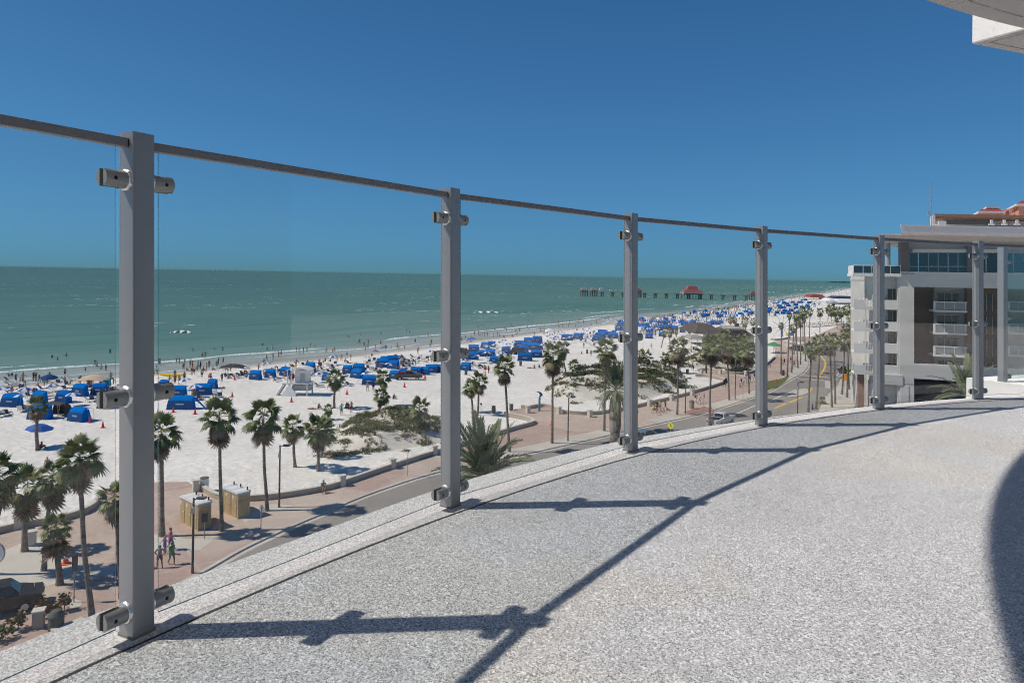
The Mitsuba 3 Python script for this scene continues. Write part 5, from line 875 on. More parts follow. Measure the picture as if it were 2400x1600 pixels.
hp('lintel', [(2051.2, 2116, 877.5, 901, -1.0, 0.2)], 'm_hotel'); hp('garage', [(2051.2, 2300, 896.5, 1010, -12, -8)], 'm_dark_void'); hp('pillar', [(2111, 2130, 903, 1010, -0.9, 0.1)], 'm_hotel'); hp('pillar', [(2010, 2026, 876, 1010, -3.5, -2.6)], 'm_pillar_brown')  # block under the lintel is coloured dark to paint the shade of the opening
# the glazed top floor under the big roof
hp('terrace_slab', [(1999, 2112, 640.5, 647.5, -5.5, 0.45), (2112, 2500, 639, 642.2, -8, 0.12)], 'm_hotel_white')
tr_ = hp('terrace_rail', [(2000, 2112, 621, 622.6, 0.25, 0.32)] + [(x, x + 1.2, 621, 641, 0.25, 0.32) for x in (2000, 2022.5, 2043, 2087, 2110)] + [(2000, 2001, 621, 641, -5, 0.3)], 'm_hotel_white')
hp('rail_glass', [(2001.5, 2111, 623, 640, 0.27, 0.29)], 'm_window', tr_)
hp('column', [(2112, 2131, 564, 641, -2.2, -0.25)], 'm_hotel_brown'); hp('column', [(2268, 2279, 553, 640, -2.2, -0.6)], 'm_hotel_brown')
cu, cd = fu(2081, -3.0); cz0, cz1 = HC + (YH(2081)-641)/F*cd, HC + (YH(2081)-583)/F*cd; cc = O_ + E_*cu + N_*(-3.0)
obj('column', MB().tube([(cc[0], cc[1], cz0), (cc[0], cc[1], cz1 + 1.2)], 0.32, 14).out(), 'm_hotel_soffit', ht, BMX, smooth=40)
for x in (2131.5, 2154, 2177, 2200, 2223.5, 2246.5): 
    x1 = x + (21.4 if x > 2140 else 20); wk = hp('window', [(x, x1, 592, 639, -1.4, -1.3)], 'm_window'); hp('frame', [(x1, x1 + 1.4, 592, 639, -1.36, -1.2), (x, x1, 623.5, 625.5, -1.36, -1.2), (x, x1, 590.5, 592.5, -1.36, -1.2)], 'm_mullion', wk)
hp('blind_box', [(2139, 2267, 583.5, 591, -1.3, -0.9)], 'm_hotel_white'); hp('blind_box', [(2306, 2340, 584, 592, -1.3, -0.9)], 'm_hotel_white')
for x in (2281, 2313, 2345, 2377): wk = hp('window', [(x, x + 29, 592, 639, -1.4, -1.3)], 'm_window'); hp('frame', [(x + 29, x + 31, 592, 639, -1.36, -1.2)], 'm_mullion', wk)
def pl(px, D): return ((px - CX)/F*D, D)
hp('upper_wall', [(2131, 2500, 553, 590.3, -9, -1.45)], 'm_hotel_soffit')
rz0, rz1 = HC + 111/F*80, HC + 132.5/F*80
roofp = Polygon([pl(2112, 80), pl(2520, 80), pl(2520, 125), pl(2118, 106)]); canp = Polygon([pl(2068, 80.6), pl(2520, 80.6), pl(2520, 125), pl(2046, 106)])
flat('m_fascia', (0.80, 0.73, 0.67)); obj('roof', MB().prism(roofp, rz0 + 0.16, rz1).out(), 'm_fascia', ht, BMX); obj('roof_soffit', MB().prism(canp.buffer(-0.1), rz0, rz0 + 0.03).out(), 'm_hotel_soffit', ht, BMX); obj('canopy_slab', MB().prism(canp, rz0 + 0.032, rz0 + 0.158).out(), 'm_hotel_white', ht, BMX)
obj('roof_coping', MB().prism(roofp.buffer(0.06), rz1 + 0.002, rz1 + 0.12).out(), 'm_hotel_white', ht, BMX)
def AB(m, x0, x1, y0, y1, D, th):                # a box square to the view at depth D
    xm = (x0+x1)/2; k = 0.52 if x0 > 2000 else 0.2; a = np.array(pl(x0, D)); b = np.array(pl(x1, D)); s = np.array([k, 1.0]) * th
    return m.prism(Polygon([a, b, b + s, a + s]), HC + (YH(xm) - y1)/F*D, HC + (YH(xm) - y0)/F*D)
obj('penthouse', AB(AB(AB(MB(), 2185, 2192, 504, 528, 90, 3), 2200, 2218, 518, 528, 89, 2), 2192, 2500, 513, 528, 94, 6).out(), 'm_hotel_white', ht, BMX)
obj('penthouse_screen', AB(MB(), 2219, 2320, 513.5, 527, 93.7, 0.2).out(), 'm_railglass', ht, BMX)
obj('penthouse_roof', AB(AB(MB(), 2190, 2500, 503.5, 509, 90, 4), 2196, 2500, 509, 513, 91, 3).out(), 'm_pillar_brown', ht, BMX)
for k in range(4):
    x = 2322 + k * 30; obj('roof_bracket', AB(AB(MB(), x, x + 6, 515, 524, 88, 0.5), x - 4, x + 10, 524, 527, 88, 0.5).out(), 'm_hotel_white', ht, BMX)
obj('antenna', AB(AB(AB(MB(), 2181.6, 2184.2, 425, 528, 89, 0.14), 2176, 2182, 494, 496, 89, 0.1), 2175, 2179, 496, 503, 89, 0.25).out(), 'm_mullion', ht, BMX)
obj('vent', AB(MB(), 2218, 2248, 872, 888, 92, 0.4).out(), 'm_dark_void', ht, BMX) if False else None
# the coral coloured hotel behind it
paint('m_coral', (0.58, 0.29, 0.20), 0.8); paint('m_red_roof', (0.24, 0.065, 0.055), 0.75); paint('m_trim', (0.74, 0.70, 0.66), 0.7)
ch = thing('coral_hotel', 'coral pink hotel with red roofs rising behind the grey hotel', 'hotel')
def hip(m, x0, x1, y0, y1, D, dep, inset):
    xm = (x0+x1)/2; c = np.array([(xm-CX)/F*D, D+dep/2]); w, h0, h1 = (x1-x0)/F*D, HC + (YH(xm)-y1)/F*D, HC + (YH(xm)-y0)/F*D
    sk = 0.62 if x0 > 2200 else 0.0
    v = [(c[0]+a*w/2*(1-k*inset)+sk*(b*dep/2*(1-k*inset)+dep/2), c[1]+b*dep/2*(1-k*inset), h1 if k else h0) for k in (0, 1) for a, b in ((-1,-1),(1,-1),(1,1),(-1,1))]; m.add(v, BOXF); return m
obj('wall', AB(AB(AB(MB(), 2297, 2352, 497, 640, 200, 20), 2350, 2390, 503, 640, 204, 16), 2388, 2470, 481, 640, 198, 24).out(), 'm_coral', ch, BMX)
obj('roof', hip(hip(MB(), 2294, 2354, 487, 495, 199.4, 21, 0.3), 2383, 2475, 466, 478, 197.3, 26, 0.35).out(), 'm_red_roof', ch, BMX)
obj('cornice', AB(AB(MB(), 2293, 2355, 495, 498, 199.3, 21.4), 2382, 2476, 478, 482, 197, 27).out(), 'm_trim', ch, BMX)
obj('roof_terrace', AB(AB(AB(AB(AB(MB(), 2312, 2344, 484, 488, 205, 6), 2350, 2388, 490, 493, 203, 0.6), 2352, 2357, 492, 503, 203, 1), 2368, 2372, 492, 503, 203, 1), 2384, 2389, 486, 503, 203, 1).out(), 'm_trim', ch, BMX)
# ---------------------------------------------------------------- pier
paint('m_pier_wood', (0.30, 0.265, 0.24), 0.9); paint('m_pier_pile', (0.22, 0.225, 0.21), 0.9); paint('m_pier_red', (0.33, 0.085, 0.08), 0.8)
pr = thing('pier', 'long wooden pier with red roofed houses reaching into the sea', 'pier')
pA, pB = AT(1360, 690, 796), AT(1800, 690, 735); pz = 4.6
def PP(px): t = (px - 1360) / 440; return pA[:2] * (1 - t) + pB[:2] * t
m = MB(); m.bar((*PP(1355), pz), (*PP(1800), pz), 4, 0.5); m.bar((*PP(1408), pz+1.2), (*PP(1800), pz+1.2), 3.6, 0.12); obj('deck', m.out(), 'm_pier_wood', pr)
for x in list(range(1412, 1790, 26)): 
    c = PP(x); m = MB()
    for a in (-1.8, 1.8): m.tube([(c[0] + a*0.5, c[1] + a, SEA_Z - 1), (c[0] + a*0.5, c[1] + a, pz)], 0.42, 6).tube([(c[0] + a*0.5 + 2, c[1] + a, SEA_Z - 1), (c[0] + a*0.5 + 2, c[1] + a, pz)], 0.42, 6)
    m.box((c[0] + 1, c[1], pz - 0.9), (4.2, 4.6, 0.7)); obj('pile_bent', m.out(), 'm_pier_pile', pr)
def pierhouse(x0, x1, yr, ye, low, label_, piles=True, tiers=1):
    c = PP((x0+x1)/2); w = (x1-x0)/F*c[1]; D = c[1]; ze = HC + (YH((x0+x1)/2) - ye)/F*D; zr = HC + (YH((x0+x1)/2) - yr)/F*D
    m = MB(); v = lambda s, z: [(c[0]+a*w/2*s, c[1]+b*w*0.36*s, z) for a, b in ((-1,-1),(1,-1),(1,1),(-1,1))]
    if tiers == 2: zm = ze + (zr-ze)*0.42; m.add(v(1.0, ze) + v(0.72, zm), BOXF); m.add(v(0.58, zm - 0.2) + v(0.40, zr), BOXF)
    else: m.add(v(1.0, ze) + v(0.55, zr), BOXF)
    rk = obj('roof', m.out(), 'm_pier_red' if low else 'm_pier_wood', pr)
    if tiers == 2: obj('fascia', MB().box((c[0], c[1], ze - 0.45), (w*0.98, w*0.71, 0.8)).out(), 'm_trim', rk)
    m = MB()
    for a in np.linspace(-0.42, 0.42, 4):
        for b in (-0.28, 0.28): m.tube([(c[0]+a*w, c[1]+b*w, SEA_Z-1), (c[0]+a*w, c[1]+b*w, ze)], 0.45, 5)
    m.box((c[0], c[1], pz), (w*0.95, w*0.62, 0.9)); obj('house_frame', m.out(), 'm_pier_pile', pr)
pierhouse(1606, 1653, 670, 685, True, '', tiers=2); pierhouse(1360, 1379, 674, 679.5, False, ''); pierhouse(1385, 1403, 674, 679.5, False, ''); pierhouse(1495, 1511, 676, 681, True, ''); pierhouse(1760, 1775, 683, 688, True, '')
obj('kiosk', MB().box((*PP(1412), pz+2.6), (3.5, 3.5, 3.4)).box((*PP(1437), pz+1.8), (3.5, 3.5, 2.2)).out(), 'm_trim', pr)
# ---------------------------------------------------------------- beach pavilion and far buildings
paint('m_pav_roof', (0.06, 0.052, 0.047), 0.9); paint('m_pav_roof_b', (0.27, 0.255, 0.24), 0.9); paint('m_pav_wall', (0.50, 0.45, 0.39), 0.8)
pv = thing('beach_pavilion', 'low beach pavilion with wide grey brown roofs behind the palms', 'pavilion')
obj('wall', AB(AB(MB(), 1655, 1702, 783, 812, 214, 8), 1712, 1770, 786, 806, 216, 8).out(), 'm_pav_wall', pv)
obj('roof', hip(hip(MB(), 1632, 1702, 764, 783, 209, 22, 0.55), 1703, 1772, 774, 787, 211, 18, 0.4).out(), 'm_pav_roof', pv)
obj('eave', AB(AB(MB(), 1700, 1748, 769.5, 773, 210, 14), 1703, 1772, 787, 789, 210.8, 18.5).out(), 'm_pav_roof_b', pv)
obj('porch_roof', hip(MB(), 1619, 1660, 788, 795, 200, 9, 0.4).out(), 'm_pav_roof_b', pv)
obj('porch_post', AB(AB(AB(MB(), 1622, 1623.4, 795, 815, 200.5, 0.25), 1636, 1637.4, 795, 815, 200.5, 0.25), 1652, 1653.4, 795, 815, 200.5, 0.25).out(), 'm_pav_wall', pv)
obj('kitchen_vent', AB(MB(), 1725, 1735, 758, 769, 218, 2).out(), 'm_pav_roof', pv)
for k_, (x, y) in enumerate(((1626, 818), (1634, 822), (1643, 826), (1620, 824), (1650, 820))):
    p = G(x, y, 0); k = thing('picnic_table', 'dark picnic table before the pavilion porch', 'table', 'tables before the pavilion'); obj('top', MB().box(p + [0, 0, 0.74], (1.8, 0.8, 0.06), k_).out(), 'm_pav_roof', k); obj('bench', MB().box(p + [0.0, 0.7, 0.45], (1.8, 0.28, 0.05), k_).box(p + [0, -0.7, 0.45], (1.8, 0.28, 0.05), k_).box(p + [0, 0, 0.36], (0.1, 1.4, 0.7), k_).out(), 'm_pav_roof', k)
k = thing('shade_roof', 'red hipped roof on posts on the far beach, fifth pane', 'shelter'); obj('roof', hip(MB(), 1901, 1937, 690, 697, 800, 22, 0.35).out(), 'm_red_roof', k); obj('post', AB(AB(MB(), 1908, 1909, 697, 702, 801, 0.8), 1929, 1930, 697, 702, 801, 0.8).out(), 'm_trim', k)
k = thing('event_tent', 'long white tent on the far beach beside the hotel balconies', 'tent'); obj('roof', hip(hip(MB(), 1946, 1962, 699, 705, 640, 20, 0.5), 1960, 2012, 702, 708, 640, 26, 0.4).out(), 'm_white_cloth', k); obj('side', AB(MB(), 1948, 2010, 706, 711, 642, 20).out(), 'm_white_cloth', k)
k = thing('blue_tent', 'dark blue low tent roof behind the long white one', 'tent'); obj('roof', hip(MB(), 1958, 2010, 694, 700, 700, 20, 0.3).out(), 'm_navy', k)
# ---------------------------------------------------------------- beach wall with its pillars
PIL = {1: [(75,1276),(42,1238)], 2: [(459,1150),(802,1138),(920,1097),(1018,1065)], 3: [(1237,967),(1310,969),(1382,977),(1522,951),(1574,938),(1622,926)], 4: [(1644,877),(1688,876),(1748,880),(1769,869)], 5: []}
WL = ['short curved beach wall with pillars behind the palms at the lower left', 'long low beach wall with tan pillars from the toilets to the date palm', 'curved beach wall with tan pillars right of the blue shower', 'curved beach wall behind the walkers left of the fourth post', 'short pale beach wall under the climbing frame']
for i_, w in enumerate(walls):
    k = thing('beach_wall', WL[i_], 'wall'); l = LineString(w)
    obj('wall', MB().prism(l.buffer(0.16, cap_style=2), 0.0, PZ + 0.48).out(), 'm_wallstone', k); obj('coping', MB().prism(l.buffer(0.21, cap_style=2), PZ + 0.482, PZ + 0.56).out(), 'm_wallcap', k)
    for x, y in PIL[i_+1]:
        p = G(x, y, PZ); obj('pillar', MB().box((p[0], p[1], PZ + 0.5), (0.56, 0.56, 1.0), 0.6).box((p[0], p[1], PZ + 1.05), (0.70, 0.70, 0.12), 0.6).out(), 'm_wallcap', k)
# ---------------------------------------------------------------- lifeguard tower
paint('m_tower', (0.68, 0.68, 0.65), 0.7); paint('m_tower_grey', (0.40, 0.43, 0.44), 0.7)
p0 = G(712, 926, 0); kx = p0[1] / F; lt = thing('lifeguard_tower', 'white lifeguard hut on stilts with a ramp on the sand', 'lifeguard tower')
def LT(x, y): return (x - 712) * kx, (926 - y) * kx
def lbox(m, x0, x1, y0, y1, d0, d1): a, b = LT(x0, y1); c, d = LT(x1, y0); return m.box((p0[0] + (a+c)/2, p0[1] + (d0+d1)/2, (b+d)/2), (c-a, d1-d0, d-b))
obj('hut', lbox(MB(), 692, 721, 868, 896, -0.4, 1.8).out(), 'm_tower', lt); obj('window', lbox(MB(), 704, 716, 874, 892, -0.44, -0.38).out(), 'm_tower_grey', lt)
obj('deck', lbox(MB(), 664, 726, 896, 899, -0.9, 2.2).out(), 'm_tower', lt)
m = MB(); a = np.linspace(0, np.pi, 9); xs = [(673 + (727-673)*t) for t in np.linspace(0, 1, 9)]; v = []
for x, t in zip(xs, a): q = LT(x, 868 - 7*math.sin(t)); v += [(p0[0]+q[0], p0[1]-1.0, q[1]), (p0[0]+q[0], p0[1]+2.3, q[1]), (p0[0]+q[0], p0[1]+2.3, q[1]+0.12), (p0[0]+q[0], p0[1]-1.0, q[1]+0.12)]
f = []
for i_ in range(8):
    for j_ in range(4): A, B = i_*4+j_, i_*4+(j_+1) % 4; f += [[A, A+4, B+4], [A, B+4, B]]
f += [[0, 1, 2], [0, 2, 3], [32, 34, 33], [32, 35, 34]]; obj('roof', (np.array(v), np.array(f)), 'm_tower', lt)
obj('post', lbox(lbox(lbox(MB(), 675, 677, 868, 896, -0.8, -0.65), 684, 686, 868, 896, -0.8, -0.65), 675, 677, 868, 896, 2.0, 2.15).out(), 'm_tower', lt)
for x, d in ((680, -0.7), (722, -0.7), (682, 2.0), (724, 2.0)): obj('leg', lbox(MB(), x - 1.3, x + 1.3, 899, 927, d - 0.1, d + 0.1).out(), 'm_tower', lt)
obj('storage_box', lbox(MB(), 684, 726, 903, 915, 0.0, 1.6).out(), 'm_tower_grey', lt)
ra, rb = LT(670, 898), LT(653, 925); m = MB()
for s_ in (-0.7, 0.3): m.bar((p0[0]+ra[0]+s_*0.2, p0[1]+s_, ra[1]), (p0[0]+rb[0]+s_*0.2, p0[1]+s_, 0.05), 0.08, 0.14)
m.bar((p0[0]+ra[0], p0[1]-0.2, ra[1]-0.03), (p0[0]+rb[0], p0[1]-0.2, 0.02), 0.9, 0.05); obj('ramp', m.out(), 'm_tower_grey', lt)
m = MB(); q = [LT(680, 900), LT(664, 924), LT(700, 925)]; m.add([(p0[0]+q[0][0], p0[1]-0.9, q[0][1]), (p0[0]+q[1][0], p0[1]-1.3, 0.03), (p0[0]+q[2][0], p0[1]-1.3, 0.03), (p0[0]+q[0][0]+0.3, p0[1]-0.8, q[0][1])], [[0, 1, 2], [0, 2, 3]]); obj('canvas_skirt', m.out(), 'm_white_cloth', lt)
k = thing('flag', 'yellow flag on the lifeguard tower roof', 'flag'); q = LT(694, 866); m = MB(); m.tube([(p0[0]+q[0], p0[1], q[1]-0.6), (p0[0]+q[0], p0[1], q[1]+1.1)], 0.03, 5); obj('pole', m.out(), 'm_frame', k)
x_, z_ = p0[0]+q[0], q[1]+1.1; m = MB(); m.add([(x_, p0[1], z_), (x_-0.3, p0[1]-0.05, z_-0.35), (x_-0.75, p0[1]+0.02, z_-0.75), (x_, p0[1], z_-0.7), (x_-0.3, p0[1]-0.03, z_-0.35), (x_-0.75, p0[1]+0.04, z_-0.75)], [[0, 1, 3], [1, 2, 3], [3, 4, 0], [3, 5, 4]]); obj('cloth', m.out(), 'm_yellow', k)
for x, s_, wear, lab in ((679, 0.0, dict(shirt='grey', shorts='blue'), 'lifeguard in grey top on the left of the tower deck'), (685, 0.5, dict(shirt='red', shorts='navy'), 'lifeguard in red top by the tower hut door')):
    q = LT(x, 896); person(0, 0, 'stand', wear, lab, p=(p0[0]+q[0], p0[1]-0.2+s_, q[1]), face=0.3, h=0.95)
# ---------------------------------------------------------------- portable toilets
paint('m_toilet', (0.52, 0.40, 0.23), 0.6); paint('m_toilet_door', (0.46, 0.345, 0.19), 0.6); paint('m_toilet_roof', (0.72, 0.73, 0.74), 0.5)
def toilet(x, y, a, lab):
    k = thing('portable_toilet', lab, 'portable toilet'); M = place((x, y, PZ), a)
    obj('body', MB().box((0, 0, 1.05), (1.04, 1.10, 2.06)).box((0, 0, 0.05), (1.12, 1.16, 0.10)).out(), 'm_toilet', k, M)
    d = obj('door', MB().box((0, -0.565, 1.05), (0.72, 0.03, 1.86)).box((0, -0.575, 1.5), (0.60, 0.03, 0.72)).box((0, -0.575, 0.62), (0.60, 0.03, 0.72)).out(), 'm_toilet_door', k, M); obj('handle', MB().box((0.28, -0.60, 1.05), (0.06, 0.04, 0.16)).out(), 'm_white', d, M)
    obj('side_vent', MB().box((0.53, 0, 1.80), (0.03, 0.7, 0.22)).box((0.53, 0, 0.9), (0.025, 0.8, 1.3)).out(), 'm_toilet_door', k, M)
    t = np.linspace(0, np.pi, 9); m = MB(); pts = [(0.58*math.cos(b), 2.08 + 0.20*math.sin(b)**0.7) for b in t]
    m.add([(x_, s_*0.62, z_) for s_ in (-1, 1) for x_, z_ in pts], [[i, i+9, i+10] for i in range(8)] + [[i, i+10, i+1] for i in range(8)] + [[0, i+1, i] for i in range(1, 8)] + [[9, 9+i, 10+i] for i in range(1, 8)]); obj('roof', m.out(), 'm_toilet_roof', k, M)
    obj('vent_pipe', MB().tube([(0.3, 0.42, 2.1), (0.3, 0.42, 2.52)], 0.06, 8).out(), 'm_hole', k, M); obj('notice', MB().box((-0.28, -0.595, 1.72), (0.2, 0.012, 0.26)).out(), 'm_white', k, M)
c0, c1 = G(420.5, 1222, PZ), G(463, 1244, PZ); e = (c1 - c0)[:2]; L = np.linalg.norm(e); e /= L; nn = np.array([e[1], -e[0]]) if e[0] < 0 else np.array([-e[1], e[0]]); a0 = math.atan2(e[1], e[0])
for i_, lab in enumerate(('left one of the three tan portable toilets by the first palm', 'middle one of the three tan portable toilets by the first palm', 'right one of the three tan portable toilets, its side to the road')):
    q = c0[:2] + e * (i_ + 0.5) * L / 3 + nn * 0.58; toilet(q[0], q[1], a0, lab)
c1 = G(557, 1216, PZ)[:2]
for i_, lab in enumerate(('tan portable toilet right of the palm trunk, nearest the road', 'tan portable toilet half hidden behind the palm trunk', 'tan portable toilet farthest behind the palm trunk')):
    q = c1 - e * (i_ + 0.5) * 1.12 + nn * 0.58; toilet(q[0], q[1], a0, lab)
# ---------------------------------------------------------------- vehicles
paint('m_tyre', (0.025, 0.025, 0.025), 0.8); paint('m_car_glass', (0.02, 0.025, 0.03), 0.08, spec=0.6); paint('m_car_silver', (0.62, 0.64, 0.66), 0.3, metal=0.3, clearcoat=0.6); paint('m_car_slate', (0.10, 0.15, 0.18), 0.3, clearcoat=0.6); paint('m_car_black', (0.02, 0.021, 0.024), 0.3, clearcoat=0.6); paint('m_car_sand', (0.12, 0.10, 0.09), 0.5); paint('m_light', (0.8, 0.8, 0.78), 0.2); paint('m_tail', (0.4, 0.02, 0.02), 0.3)
def car(p, a, col, kind, lab, cat='car'):
    k = thing({'pickup': 'pickup_truck', 'suv': 'parked_suv'}.get(kind, 'parked_car') if kind != 'suv' else 'suv', lab, cat); M = place(p, a)
    prof = {'car': ([(-2.25,.35),(2.25,.35),(2.3,.62),(2.1,.82),(1.1,.95),(-1.5,1.0),(-2.2,.95),(-2.3,.7)], [(-1.75,.96),(1.05,.93),(.35,1.42),(-.9,1.45)]),
            'suv': ([(-2.3,.40),(2.3,.40),(2.35,.75),(2.2,1.0),(1.2,1.12),(-2.25,1.12),(-2.35,.8)], [(-2.2,1.1),(1.15,1.1),(.55,1.72),(-1.95,1.76)]),
            'pickup': ([(-2.85,.50),(2.75,.50),(2.8,.9),(2.6,1.15),(1.5,1.22),(-0.75,1.22),(-2.8,1.18),(-2.85,.8)], [(-.85,1.2),(1.35,1.2),(.65,1.82),(-.6,1.86)])}[kind]
    def ext(pf, w, w1=None):
        q = Polygon(pf); m = MB().prism(q, -w, w).out(); v = m[0][:, [0, 2, 1]]; v = v * 1.0
        if w1: z = (v[:, 2] - min(y for _, y in pf)) / (max(y for _, y in pf) - min(y for _, y in pf)); v[:, 1] *= 1 - (1 - w1) * z
        return (v, m[1][:, ::-1])
    obj('body', ext(prof[0], 0.92), col, k, M); obj('cabin', ext(prof[1], 0.84, 0.80), col, k, M)
    x0, x1, x2, x3 = [q[0] for q in prof[1]]; z0, z1 = prof[1][0][1] + 0.08, prof[1][2][1] - 0.10; mid = (x2 + x3) / 2 - 0.05
    def pane(pts): m = MB(); m.quad(*[V3(*q) for q in pts]); return m.out()
    yy = lambda z: 0.845 * (1 - 0.20 * (z - prof[1][0][1]) / (prof[1][2][1] - prof[1][0][1])) + 0.006
    for s_ in (-1, 1):
        for u0, u1, t0, t1 in ((x0 + 0.30, mid - 0.05, x3 + 0.12, mid - 0.05), (mid + 0.05, x1 - 0.28, mid + 0.05, x2 - 0.06)): obj('side_window', pane([(u0, s_*yy(z0), z0), (u1, s_*yy(z0), z0), (t1, s_*yy(z1), z1), (t0, s_*yy(z1), z1)]), 'm_car_glass', k, M)
        for x in (-1.4 if kind != 'pickup' else -1.75, 1.4 if kind != 'pickup' else 1.75):
            w = obj('wheel', MB().tube([(x, s_*0.72, 0.34), (x, s_*0.94, 0.34)], 0.34 if kind == 'car' else 0.39, 16).out(), 'm_tyre', k, M); obj('rim', MB().tube([(x, s_*0.93, 0.34), (x, s_*0.952, 0.34)], 0.21, 12).out(), 'm_frame', w, M)
        obj('headlight', MB().box((prof[0][2][0] - 0.10, s_*0.68, prof[0][2][1] + 0.05), (0.14, 0.36, 0.14)).out(), 'm_light', k, M); obj('tail_light', MB().box((prof[0][0][0] - 0.02, s_*0.78, 0.85), (0.06, 0.18, 0.26)).out(), 'm_tail', k, M)
    dx = (x1 - x2) / (z1 - z0 + 0.18); obj('windscreen', pane([(x1 - 0.07, -0.74, z0), (x1 - 0.07, 0.74, z0), (x2 + 0.08, 0.62, z1 + 0.02), (x2 + 0.08, -0.62, z1 + 0.02)]), 'm_car_glass', k, M @ place((0.03, 0, 0.02)))
    obj('rear_window', pane([(x0 + 0.03, -0.72, z0), (x0 + 0.03, 0.72, z0), (x3 - 0.05, 0.60, z1), (x3 - 0.05, -0.60, z1)]), 'm_car_glass', k, M @ place((-0.04, 0, 0.02)))
    if kind == 'pickup': obj('load_bed', MB().box((-1.8, 0, 1.225), (1.75, 1.5, 0.02)).out(), 'm_hole', k, M)
    return k
def at_roof(px, py, h): q = G(px, py, h); q[2] = 0.035; return q
car(at_roof(1690, 966, 1.85), math.atan2(0.73, 0.68), 'm_car_silver', 'pickup', 'silver pickup truck driving away on the road in the fourth pane', 'pickup truck')
car(at_roof(1513, 1006, 1.45), math.atan2(0.75, 0.66), 'm_car_slate', 'car', 'slate blue car whose roof shows right of the third post')
car(G(1865, 822, 0.035), 2.0, 'm_car_black', 'suv', 'black van on the far bend of the road between slim palms')
car(G(1939, 832, 0.035), 1.9, 'm_car_black', 'car', 'black car coming round the bend of the road')
car(G(1981, 876, 0.035), 1.45, 'm_car_black', 'suv', 'black vehicle behind the palms beside the hotel balconies')
car(G(958, 889, 0.0), 0.1, 'm_car_sand', 'pickup', 'dark pickup with a red stripe parked on the beach sand', 'pickup truck'); 
car(G(1218, 830, 0.0), -0.4, 'm_car_black', 'suv', 'black off-road vehicle with red bags among the cabanas, third pane')
p = G(958, 889, 0); k = thing('rescue_board', 'red rescue board on the dark beach pickup', 'board'); obj('board', MB().box(p + [-0.8, -0.2, 1.45], (2.6, 0.5, 0.12), 0.1).out(), 'm_red', k)
car(G(-4, 1432, 0.16), 0.55, 'm_car_black', 'suv', 'black vehicle cut by the left edge beside the shrubs')
p = G(62, 1412, PZ); k = thing('scooter', 'dark blue motor scooter beside the black vehicle at the lower left', 'scooter'); M = place(p, 0.6)
obj('wheel', MB().tube([(-0.6, -0.06, 0.25), (-0.6, 0.06, 0.25)], 0.25, 12).out(), 'm_tyre', k, M); obj('wheel', MB().tube([(0.62, -0.06, 0.25), (0.62, 0.06, 0.25)], 0.25, 12).out(), 'm_tyre', k, M)
obj('body', mani(m3.Manifold.batch_hull([m3.Manifold.sphere(0.16, 10).translate((-0.55, 0, 0.6)), m3.Manifold.sphere(0.17, 10).translate((-0.05, 0, 0.45)), m3.Manifold.sphere(0.14, 10).translate((-0.5, 0, 0.4))]) + m3.Manifold.batch_hull([m3.Manifold.sphere(0.12, 10).translate((0.4, 0, 0.95)), m3.Manifold.sphere(0.14, 10).translate((0.55, 0, 0.35)), m3.Manifold.sphere(0.10, 10).translate((0.1, 0, 0.3))])), 'm_navy', k, M, smooth=50)
obj('seat', MB().box((-0.35, 0, 0.78), (0.7, 0.26, 0.09)).out(), 'm_blue', k, M); obj('handlebar', MB().tube([(0.38, -0.33, 1.08), (0.42, 0, 1.05), (0.38, 0.33, 1.08)], 0.02, 6).out(), 'm_frame', k, M)
# ---------------------------------------------------------------- lamps, signs, bins, shower
paint('m_pole', (0.11, 0.095, 0.085), 0.6); paint('m_pole_grey', (0.30, 0.30, 0.30), 0.5); paint('m_sign_back', (0.40, 0.41, 0.42), 0.5); paint('m_sign_yellow', (0.88, 0.84, 0.02), 0.5); paint('m_sign_lime', (0.55, 0.66, 0.03), 0.5); paint('m_sign_orange', (0.80, 0.30, 0.02), 0.5); paint('m_bin', (0.10, 0.10, 0.09), 0.7); paint('m_bin_tan', (0.30, 0.26, 0.20), 0.8); paint('m_shower', (0.03, 0.20, 0.28), 0.4); paint('m_shower_blue', (0.03, 0.06, 0.26), 0.35); paint('m_sign_white', (0.72, 0.72, 0.70), 0.5)
def pole(bp, ty, z=PZ, D=None):
    b = G(*bp, z) if D is None else AT(bp[0], bp[1], D)
    if D is not None: b[2] = z
    return b, AT(bp[0], ty, b[1])
def lamp(bp, ty, lab, arm=14, z=PZ, D=None, double=False, col='m_pole'):
    b, t = pole(bp, ty, z, D); h = t[2] - b[2]; k = thing('street_lamp', lab, 'lamp post'); L = max(abs(arm) / F * b[1], 0.5) * np.sign(arm)
    obj('pole', MB().tube([b, b + [0, 0, h*0.1], [b[0], b[1], t[2]]], [0.11, 0.09, 0.07], 8).out(), col, k)
    T_ = np.array([b[0], b[1], t[2]]); a = obj('arm', MB().tube([T_ - [0, 0, 0.12], T_ + [L, 0, 0.02]], 0.04, 6).out(), col, k)
    obj('lamp_head', MB().box(T_ + [L*1.1, 0, 0.02], (0.62, 0.34, 0.13)).box(T_ + [L*1.1, 0, -0.06], (0.40, 0.26, 0.05)).out(), 'm_pole', k)
    if double: obj('lamp_head', MB().lathe([(0.02, 0.0), (0.42, 0.02), (0.36, 0.10), (0.02, 0.16)], T_ + [L*0.6, 0, 0.42], 12).out(), 'm_sign_back', k)
    obj('control_box', MB().box(T_ - [0, 0.1, h*0.16], (0.2, 0.16, 0.4)).out(), 'm_sign_back', k)
lamp((654,1188),1043,'dark street lamp between two tall palms in the second pane')
lamp((451,1342),1166,'dark lamp pole in front of the three tan portable toilets',arm=0.1)
lamp((1331,1033),930,'street lamp with two heads in the third pane',arm=9,double=True)
lamp((1606,969),886,'slim lamp pole right of the palm by the cyclists',arm=0.1)
lamp((1723,935),862,'street lamp behind the fan palm right of the pickup truck',arm=8)
